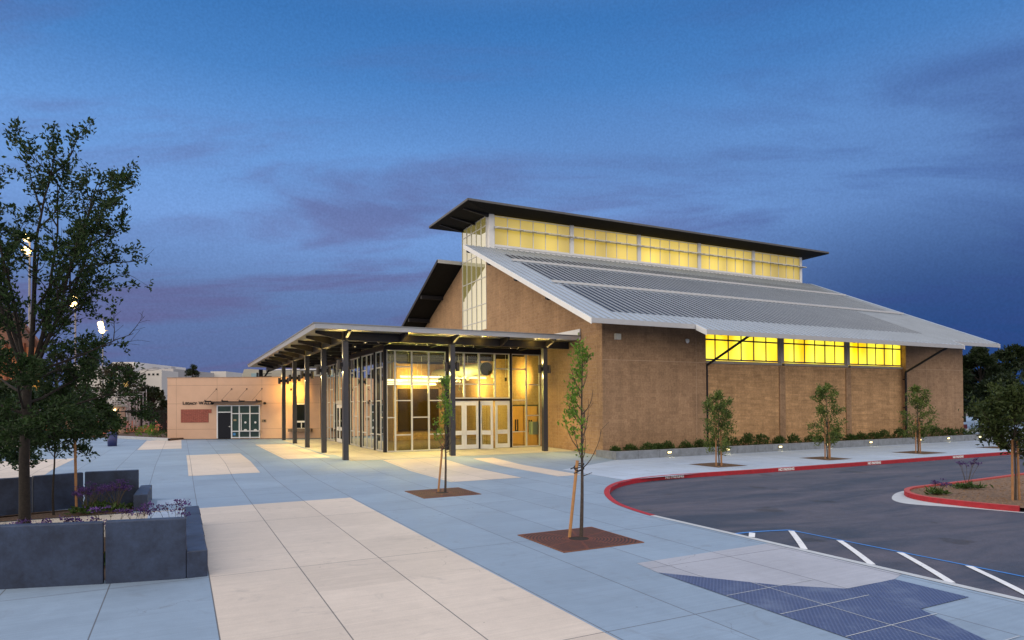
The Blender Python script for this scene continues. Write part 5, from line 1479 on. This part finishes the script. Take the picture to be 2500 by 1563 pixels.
for v in range(4):
    V, F = shrub_mesh(60+v, 1.0, 1.0)
    bases.append((V, F))
for k, (x, r, h) in enumerate(SX):
    rg = np.random.default_rng(100+k)
    V, F = shrub_mesh(200+k, r, h, per=40+int(60*h))
    m_ = MB(); m_.arr(V+np.array([x, 27.75+rg.uniform(-.25, .3), .32]), F)
    if x < 26.9: wh = 'in the long planter left of the downspout'
    elif x < 33.9: wh = 'in the long planter below the first lit window'
    elif x < 40.4: wh = 'in the long planter below the middle lit window'
    elif x < 46: wh = 'in the long planter below the last lit window'
    else: wh = 'in the long planter near its far end'
    sz = 'tall' if h > .57 else ('low' if h < .4 else 'middling')
    single(m_, 'shrub', MAT['leaf_shrub'], '%s rounded green shrub %s, %d paces along' % (sz, wh, round((x-19.5)/.75)), 'shrub', 'shrubs in the long planter')

# purple statice plants
def statice(base, r, h, seed, label, heads=9, leafy=True):
    rg = np.random.default_rng(seed); B = np.array(base)
    t = thing('flowering_plant', tuple(B), label, 'flower', 'purple flowering plants')
    st = MB(); hd = []
    for k in range(heads):
        a = rg.uniform(0, 2*math.pi); e = rg.uniform(.25, 1)
        top = B+np.array([math.cos(a)*r*e, math.sin(a)*r*e, h*rg.uniform(.72, 1.0)])
        mid_ = B+(top-B)*.55+np.array([0, 0, .06])
        st.tube([B, mid_, top], [.006, .005, .003], 4, cap=False)
        for j in range(3):
            q = top+rg.normal(size=3)*np.array([.06, .06, .03]); st.tube([mid_+(top-mid_)*.6, q], [.003, .002], 3, cap=False); hd.append(q)
    st.build('stem', MAT['stem'], t)
    C = np.repeat(np.array(hd), 16, 0); C = C+rg.normal(size=C.shape)*np.array([.034, .034, .018])
    V, F = leaf_quads(C, rg.normal(size=C.shape)+np.array([0, 0, .8]), .035, .03, rg)
    f_ = MB(); f_.arr(V, F); f_.build('blossoms', MAT['flower'], t)
    if leafy:
        C = np.repeat(B[None], 90, 0)+rg.normal(size=(90, 3))*np.array([r*.35, r*.35, .02])+np.array([0, 0, .05])
        V, F = leaf_quads(C, rg.normal(size=C.shape)*np.array([1, 1, .3])+np.array([0, 0, .55]), .22, .075, rg)
        g_ = MB(); g_.arr(V, F); g_.build('foliage', MAT['leaf_shrub'], t)
FL = [((-1.85, 13.4, .02), .42, 1.05, 'purple flowers rising over the nearest wall, right of the trunk'), ((-1.2, 13.6, .02), .40, .98, 'purple flowers over the joint of the nearest wall'),
      ((-.60, 13.7, .02), .40, .98, 'purple flowers over the right panel of the nearest wall'), ((-.12, 14.6, .02), .32, .9, 'small purple flower tuft beside the bench blocks'),
      ((-3.35, 14.1, .02), .40, 1.1, 'purple flowers over the nearest wall at the left edge'), ((-2.45, 13.6, .02), .40, .95, 'thin purple flowers just right of the dark trunk'),
      ((-1.55, 20.6, .02), .50, .75, 'thick purple flower clump beside the farther bench block'), ((-2.2, 20.5, .02), .50, .68, 'thick purple flower clump at the foot of the staked young tree'), ((-2.0, 21.2, .02), .5, .62, 'purple flower clump against the farther seat wall'),
      ((20.75, 11.95, -.05), .30, .38, 'small purple flowers inside the tip of the red-kerbed island'), ((23.0, 12.3, -.05), .55, .95, 'tall purple flowers and leafy clump behind the island tree stakes'), ((22.6, 9.9, -.05), .40, .6, 'leafy clump at the foot of the island tree')]
for k, (b, r, h, l) in enumerate(FL): statice(b, r, h, 300+k, l, heads=14 if 5 < k < 9 else 7)

# ------------------------------------------------------------------ background
def zv(d, px_above):
    """height of something seen px_above the horizon (in photo pixels) at a distance"""
    return EYE+px_above*d/1589.5
def vframe(lateral, dist, z=0.0):
    q = pl(lateral, dist)
    return (np.array([q[0], q[1], z]), np.array([RT[0], RT[1], 0]), np.array([-FW[0], -FW[1], 0]))

# hospital far behind the fence (frame: u across, w toward the viewer)
HD = 235.0; hk = HD/1589.5
hosp = thing('hospital_building', (*pl(-900*hk, HD), 0), 'large pale multi-storey hospital block far behind the trees', 'hospital')
HF = vframe(0, HD)
HU = lambda px: (px-1250)*hk
def hblock(p0, p1, ytop, w0, w1, mat, horizon=995):
    m_ = MB(); m_.fbox(HF, HU(p0), HU(p1), w0, w1, -1, zv(HD, horizon-ytop)); m_.build('wing', MAT[mat], hosp)
hblock(299, 352, 886, -30, 6, 'hosp'); hblock(317, 346, 899, 6.01, 12, 'hosp'); hblock(345.5, 371, 907, 6.01, 20, 'hosp')
hblock(352.01, 430, 901, -30, 2, 'hosp_dark'); hblock(371.01, 391, 909.5, 2.01, 17, 'hosp'); hblock(391.01, 442, 909, 2.01, 13, 'hosp')
hblock(417, 460, 896, -60, -31, 'hosp'); hblock(438, 501, 900, -90, -61, 'hosp_dark')
hblock(262, 299, 899, -12, 0, 'hosp_dark'); hblock(262, 316.9, 908, 6.01, 10, 'hosp'); hblock(196, 261.9, 893, -10, 8, 'hosp')
def hwin(p0, p1, ys, w, mat, sill=True):
    for y0, y1, lit_ in ys:
        m_ = MB(); m_.fbox(HF, HU(p0), HU(p1), w, w+.12, zv(HD, 995-y1), zv(HD, 995-y0))
        o = m_.build('window', MAT['hosp_lit'] if lit_ else MAT['winglass'], hosp)
for a, b in ((346.5, 351.5), (353., 358.6)):
    hwin(a, b, [(915, 928, 0), (933.5, 945, 1), (951, 963, 0)], 20.0, 'w')
for a, b in ((369.9, 375.4), (376.2, 381.5), (382.2, 388)):
    hwin(a, b, [(915, 928, 0), (933.5, 947, a < 381 and a > 369.8), (952, 964, 0)], 17.0, 'w')
for k in range(4): hwin(401+k*9.9-.2, 405.5+k*9.9, [(916, 920.5, 0)], 13.0, 'w')
hwin(401, 405.5, [(925.5+9.2*j, 930+9.2*j, 0) for j in range(5)], 13.0, 'w')
for x in (310, 314): hwin(x-1.2, x+1.8, [(914, 918.5, 0), (923.5, 928, 0), (933, 938, 0)], 10.0, 'w')
for x in (203, 212, 221, 230, 240, 250): hwin(x, x+5, [(905+11*j, 910+11*j, 0) for j in range(6)], 8.0, 'w')
m_ = MB()
for px_, ht in ((355, 5), (358.5, 6), (363, 5), (381, 5), (399, 7)):
    m_.fbox(HF, HU(px_), HU(px_+1.6), -8, -5, zv(HD, 94), zv(HD, 94)+ht*hk*1.2)
m_.fbox(HF, HU(353), HU(362), -9, -3, zv(HD, 93.5), zv(HD, 97)); m_.build('roof_plant', MAT['hosp_dark'], hosp)

# terracotta building at the left edge
TD = 54.0; tk_ = TD/1589.5
TF = vframe(0, TD)
ter = thing('terracotta_building', (*pl(-1200*tk_, TD), .2), 'tall terracotta building with a brown gable roof behind the big tree', 'building')
m_ = MB(); L0, L1 = (-160-1250)*tk_, (96-1250)*tk_
EXT = np.array([*(FW-RT*.80), 0])*10
o, u_, w_ = TF
m_.prism([tuple(o+u_*L0+U3*.1), tuple(o+u_*L1+U3*.1), tuple(o+u_*L1+U3*zv(TD, 165)), tuple(o+u_*L0+U3*zv(TD, 165))], tuple(EXT)); m_.build('wall', MAT['orange'], ter)
m_ = MB(); m_.fbox(TF, (70-1250)*tk_, L1-.02, .01, .10, .12, zv(TD, 85)); m_.build('amber_glow_band', MAT['amber_glow'], ter)  # amber light on the lower wall, painted as a flat panel
m_ = MB()
for px_ in (14, 47, 57): m_.fbox(TF, (px_-1250)*tk_, (px_+6-1250)*tk_, .01, .20, .3, zv(TD, 160))
m_.build('pilaster', simple('dark_terracotta', (.22, .07, .035), .85), ter)
o, u_, w_ = TF
def TP(px_, above, w): return tuple(o+u_*((px_-1250)*tk_)+w_*w+np.array([0, 0, zv(TD, above)]))
m_ = MB()
m_.prism([TP(-160, 350, .8), TP(0, 275, .8), TP(58, 222, .8), TP(102, 158, .8), TP(98, 150, .8), TP(56, 208, .8), TP(0, 255, .8), TP(-160, 325, .8)], tuple(EXT))
m_.build('roof', MAT['roof_brown'], ter)
m_ = MB(); m_.prism([TP(-160, 326, .02), TP(0, 254, .02), TP(56, 207, .02), TP(95, 160, .02), TP(95, 150, .02), TP(-160, 150, .02)], tuple(w_*-.4)); m_.build('gable', simple('gable_plaster', (.20, .09, .06), .85), ter)

# large cream hall behind the office
AD = 64.0; ak = AD/1589.5
AF = vframe(0, AD); AU = lambda p: (p-1250)*ak
hall = thing('cream_hall', (*pl(AU(680), AD), .2), 'cream clad hall with a sloping side rising behind the office parapet', 'hall')
o, u_, w_ = AF
def AP(px_, above, w=0): return tuple(o+u_*AU(px_)+w_*w+np.array([0, 0, zv(AD, above)]))
m_ = MB(); m_.prism([AP(578, 40), AP(596, 92), AP(612, 93), AP(640, 90), AP(672, 88), AP(800, 86), AP(800, -90), AP(578, -90)], tuple(w_*-12)); m_.build('wall', MAT['cream'], hall)
m_ = MB(); m_.fbox(AF, AU(614), AU(632), .0, .08, zv(AD, 71), zv(AD, 82)); m_.build('window', simple('pale_blue_glass', (.25, .38, .44), .15), hall)
m_ = MB()
for h in (74, 80): m_.fbox(AF, AU(634), AU(668), .5, .56, zv(AD, h)-.03, zv(AD, h)+.03)
m_.fbox(AF, AU(632), AU(634.5), .4, .6, zv(AD, 68), zv(AD, 83)); m_.build('roof_rail', MAT['dark'], hall)
m_ = MB(); m_.fbox(AF, AU(668), AU(800), -11.9, -.02, zv(AD, 86)+.12, zv(AD, 92)); m_.build('roof_trim', MAT['white_metal'], hall)

# picket fence with a masonry pier
FD = 63.0; fk = FD/1589.5
FFr = vframe(0, FD); FU = lambda p: (p-1250)*fk
def fence(p0, p1, label):
    t = thing('picket_fence', (*pl(FU(p0), FD), .2), label, 'fence', 'black picket fences')
    z1 = zv(FD, -5); z0 = .25
    m_ = MB(); u = FU(p0); k = 0
    while u < FU(p1):
        m_.fbox(FFr, u, u+.035, -.015, .015, z0, z1); u += .135
    m_.fbox(FFr, FU(p0), FU(p1), -.03, -.016, z0+.15, z0+.2); m_.fbox(FFr, FU(p0), FU(p1), -.03, -.016, z1-.25, z1-.2)
    m_.build('picket_panel', MAT['iron'], t)
    u = FU(p0)
    while u < FU(p1):
        m_ = MB(); m_.fbox(FFr, u, u+.08, -.1, -.031, .1, z1+.05); m_.build('post', MAT['iron'], t); u += 2.45
fence(60, 281, 'black picket fence left of the masonry pier, behind the tree leaves'); fence(303, 411, 'black picket fence between the masonry pier and the peach office')
def pier(p0, p1, label, d=62.7):
    Fp = vframe(0, d); kk = d/1589.5
    t = thing('fence_pier', (*pl((p0-1250)*kk, d), .2), label, 'pier', 'masonry fence piers')
    m_ = MB(); m_.fbox(Fp, (p0-1250)*kk, (p1-1250)*kk, -.4, .4, .1, zv(d, 3)); m_.build('shaft', MAT['stucco'], t)
    m_ = MB(); m_.fbox(Fp, (p0-3-1250)*kk, (p1+3-1250)*kk, -.5, .5, zv(d, 3)+.002, zv(d, 7)); m_.build('cap', MAT['cream'], t)
    m_ = MB(); m_.fbox(Fp, (p0+4-1250)*kk, (p0+8-1250)*kk, .401, .52, zv(d, -8), zv(d, -2)); m_.build('lamp', MAT['lamp_step'], t)
pier(281, 301, 'peach masonry fence pier with a small lit lamp, nearer the office'); pier(160, 178, 'peach masonry fence pier with a lit lamp, behind the big tree crown')

# metal bleachers beyond the fence
def bleacher(p0, p1, d, h0, h1, rows_, label):
    Fp = vframe(0, d); kk = d/1589.5
    t = thing('bleachers', (*pl((p0-1250)*kk, d), .1), label, 'bleachers', 'metal bleachers by the track')
    for k in range(rows_):
        z = zv(d, h0+(h1-h0)*k/(rows_-1)); m_ = MB()
        m_.fbox(Fp, (p0-1250)*kk, (p1-1250)*kk, -k*.75-.3, -k*.75, z-.06, z); m_.build('seat_row', MAT['bleach'], t)
    m_ = MB(); n = 9
    for i in range(n):
        u = (p0+(p1-p0)*i/(n-1)-1250)*kk
        for k in range(rows_):
            z = zv(d, h0+(h1-h0)*k/(rows_-1)); m_.fbox(Fp, u-.04, u+.04, -k*.75-.34, -k*.75-.301, .1, z+.3)
    m_.build('frame', MAT['bleach'], t)
bleacher(95, 285, 78, -8, 42, 9, 'stepped grey metal bleachers beyond the fence, behind the tree'); bleacher(318, 352, 96, -30, -12, 4, 'small white bleachers on the track seen through the fence'); bleacher(360, 392, 128, -26, -16, 4, 'far pale bleachers across the orange track')

# floodlight poles
for px_, d, above, heads, lab in ((72, 95, 385, ((0, 0), (2, 30)), 'tall floodlight pole with lit lamps, highest behind the big tree'), (184, 118, 254, ((0, 0), (4, 16)), 'floodlight pole with a bright lamp right of the tree limbs'),
                                  (251, 150, 197, ((0, 0), (2, -9), (-2, 8)), 'farthest floodlight pole with a small lit lamp')):
    kk = d/1589.5; q = np.array([*pl((px_-1250)*kk, d), 0]); zt = zv(d, above)
    t = thing('floodlight_pole', tuple(q), lab, 'floodlight', 'floodlights round the track')
    m_ = MB(); m_.tube([q, q+U3*(zt+2.2)], [.22, .12], 8); m_.build('pole', simple('grey_pole', (.25, .25, .27), .5) if 'grey_pole' not in bpy.data.materials else bpy.data.materials['grey_pole'], t)
    for dx, dy in heads:
        c = q+R3*dx*kk+U3*(zt+dy*kk)-F3*.6
        m_ = MB(); m_.lathe(tuple(c), [(.01, .6), (.45, .42), (.6, 0), (.45, -.42), (.01, -.6)], 12); m_.build('lamp', MAT['lamp_flood'], t)
    m_ = MB(); m_.fbox((q, R3, -F3), -1.2, 1.2, -.08, .08, zt-.8, zt-.68); m_.build('crossarm', bpy.data.materials['grey_pole'], t)

# trees of the background
def far_tree(pxc, d, top, half, base_above, seed, label, mat='leaf_far', group='trees in the background', n=2600, leafs=.30, shape='round', squash=1.0):
    rg = np.random.default_rng(seed); kk = d/1589.5
    B = np.array([*pl((pxc-1250)*kk, d), 0.0]); zt = zv(d, top); R_ = half*kk; zb = zv(d, base_above)
    t = thing('tree', tuple(B), label, 'tree', group)
    m_ = MB()
    m_.tube([B+U3*(-.2), B+U3*(zb*.6+.4*zt), B+U3*(zt-.4)], [.25+R_*.02, .16, .04], 8, cap=False)
    for k in range(9):
        a = rg.uniform(0, 6.28); z = zb+(zt-zb)*rg.uniform(.05, .6); e = R_*rg.uniform(.4, .8)
        m_.tube([B+U3*z, B+U3*(z+.12*(zt-zb))+np.array([math.cos(a)*e*.5, math.sin(a)*e*.5, 0]), B+U3*(z+.3*(zt-zb))+np.array([math.cos(a)*e, math.sin(a)*e, 0])], [.10, .07, .03], 5, cap=False)
    m_.build('trunk', MAT['bark_dark'], t)
    cl_ = []
    ncl = 46
    for k in range(ncl):
        a = rg.uniform(0, 6.28); q = rg.uniform(0, 1)
        if shape == 'round': env = math.sqrt(max(.05, 1-(2*q-.9)**2*.85))
        elif shape == 'cone': env = 1-q*.95
        else: env = 1
        e = math.sqrt(rg.uniform(.15, 1))*env*R_
        cl_.append((B+np.array([math.cos(a)*e, math.sin(a)*e, zb+(zt-zb)*q]), R_*rg.uniform(.16, .30)))
    C = []; D = []
    per = n//ncl
    for c, r_ in cl_:
        v = rg.normal(size=(per, 3)); v /= np.linalg.norm(v, axis=1, keepdims=True)
        C.append(c+v*r_*rg.uniform(.3, 1.1, (per, 1))*np.array([1, 1, .75*squash])); D.append(v+np.array([0, 0, .2])+rg.normal(size=(per, 3))*.5)
    V, F = leaf_quads(np.concatenate(C), np.concatenate(D), leafs, leafs*.55, rg)
    l_ = MB(); l_.arr(V, F); l_.build('crown', MAT[mat], t)
far_tree(2395, 66, 125, 52, -28, 1, 'dark broad tree close behind the gymnasium corner at the right', n=9000, leafs=.36)
far_tree(2478, 74, 128, 62, -28, 2, 'dark tree at the right picture edge behind the island tree', n=8000, leafs=.38)
far_tree(2352, 84, 85, 42, -30, 3, 'smaller dark tree peeping from behind the gymnasium end wall', n=3000, leafs=.30)
far_tree(2560, 70, 120, 70, -28, 13, 'dark tree cut off by the right picture edge', n=3000, leafs=.32)
far_tree(2440, 58, 55, 60, -40, 14, 'low dark undergrowth tree right of the gymnasium, under the others', n=7000, leafs=.34)
far_tree(292, 84, 108, 46, -10, 4, 'bronze-tinged dark tree beyond the fence, left of the rounded trees', 'leaf_far_br', n=3800)
far_tree(345, 90, 52, 28, -22, 5, 'rounded dark tree beyond the fence before the hospital', n=3200, squash=1.2)
far_tree(374, 86, 46, 27, -30, 6, 'rounded dark tree beside the office corner before the hospital', n=3200)
far_tree(402, 72, 16, 16, -60, 7, 'dark shrubby tree at the foot of the office corner', n=2200, leafs=.22)
far_tree(396, 95, 40, 6, -40, 8, 'narrow dark cypress beside the office corner', n=900, leafs=.25, shape='cone')
far_tree(138, 74, 130, 45, -5, 9, 'dense dark tree right of the terracotta building', n=4200)
far_tree(205, 92, 55, 40, -10, 10, 'dark tree behind the bleachers', n=2600)
far_tree(20, 48, 60, 60, -20, 12, 'dark bushy tree at the left picture edge before the terracotta building', n=3200, leafs=.24)

# cedar behind the office
CDd = 92.0; kk = CDd/1589.5
B = np.array([*pl((470-1250)*kk, CDd), 0.0]); rg = np.random.default_rng(5)
t = thing('cedar_tree', tuple(B), 'dark cedar with drooping boughs topping the office parapet', 'tree', 'trees in the background')
zt = zv(CDd, 100)
m_ = MB(); m_.tube([B, B+U3*zt], [.3, .04], 8, cap=False); C = []; D = []
for k in range(46):
    q = rg.uniform(.0, .98); z = zt-q*5.2; L = .35+q*2.3*rg.uniform(.7, 1.25); a = rg.uniform(0, 6.28)
    dr = np.array([math.cos(a), math.sin(a), 0])
    p0 = B+U3*z; p1 = p0+dr*L*.5+U3*.25; p2 = p0+dr*L+U3*(.05-.12*L)
    m_.tube([p0, p1, p2], [.05, .035, .012], 5, cap=False)
    for s in np.linspace(.15, 1, 9):
        p = (p0*(1-s)+p1*s) if s < .5 else (p1*(1-s)+p2*s)
        p = p0+(p2-p0)*s+U3*(.5*s*(1-s))
        C += [p]*9; D += [dr*.6+rg.normal(size=3)*.6-U3*.45 for _ in range(9)]
m_.build('trunk', MAT['bark_dark'], t)
C = np.array(C)+rg.normal(size=(len(C), 3))*.08
V, F = leaf_quads(C, np.array(D), .34, .10, rg); l_ = MB(); l_.arr(V, F); l_.build('crown', MAT['leaf_far'], t)

# shrubs in the bed by the fence, bollard, bin, handrail
for k, (px_, d, r, h, lab) in enumerate(((325, 60, .9, .8, 'dark red-brown shrub in the bed left of the office, farthest from it'), (352, 57, .9, 1.0, 'bright green shrub in the bed midway along the fence'),
                                        (373, 55, .7, 1.2, 'bright yellow-green shrub in the bed nearest the office corner'), (392, 54, .9, .7, 'dark shrub in the bed against the office corner'))):
    V, F = shrub_mesh(400+k, r, h, per=60); kk = d/1589.5
    m_ = MB(); m_.arr(V+np.array([*pl((px_-1250)*kk, d), .35]), F)
    single(m_, 'shrub', MAT['leaf_bright'] if k in (1, 2) else MAT['leaf_shrub'], lab, 'shrub', 'shrubs in the bed by the fence')
q = np.array([*pl((279-1250)*60/1589.5, 60), .2])
t = thing('traffic_cone', tuple(q), 'tall orange post cone with white bands before the fence pier', 'traffic cone')
m_ = MB(); m_.lathe(tuple(q), [(.22, .0), (.22, .05), (.10, .06), (.075, 1.15), (.01, 1.17)], 12); m_.build('body', MAT['cone'], t)
m_ = MB(); m_.lathe(tuple(q), [(.098, .35), (.094, .55)], 12); m_.lathe(tuple(q), [(.090, .7), (.088, .8)], 12); m_.build('band', MAT['white_paint'], t)
q = np.array([*gg_bin, .22]) if 'gg_bin' in globals() else np.array([*pl((274-1250)*44/1589.5, 44), .2])
t = thing('litter_bin', tuple(q), 'navy litter bin standing on the plaza under the tree leaves', 'bin')
m_ = MB(); m_.lathe(tuple(q), [(.01, .0), (.27, .0), (.31, .82), (.29, .82)], 16); m_.build('body', MAT['bin'], t, True)
m_ = MB(); m_.lathe(tuple(q), [(.33, .82), (.33, .9), (.22, .99), (.16, 1.0), (.15, .9)], 16); m_.build('lid', MAT['bin'], t, True)
d = 56.0; kk = d/1589.5; Fp = vframe(0, d); U_ = lambda p: (p-1250)*kk
t = thing('handrail', (*pl(U_(2379), d), 0), 'bent grey pipe handrail beyond the gymnasium end wall', 'handrail')
o, u_, w_ = Fp
def HPt(p, above): return tuple(o+u_*U_(p)+np.array([0, 0, zv(d, above)]))
m_ = MB(); m_.tube([HPt(2379, -66), HPt(2379, -49), HPt(2380.5, -46), HPt(2385, -46), HPt(2407, -60), HPt(2407, -66)], .035, 8); m_.build('rail', simple('galvanised_pipe', (.35, .38, .40), .4, .6), t, True)
m_ = MB(); m_.fbox(Fp, U_(2352), U_(2460), -.2, .2, -.1, zv(d, -66)); m_.build('footing', MAT['gutter'], t)
m_ = MB(); m_.fbox(Fp, U_(2384), U_(2420), -3.2, -3.0, .2, zv(d, -58))
single(m_, 'maroon_barrier', simple('maroon_paint', (.12, .015, .03), .6), 'low maroon barrier behind the grey pipe handrail', 'barrier')
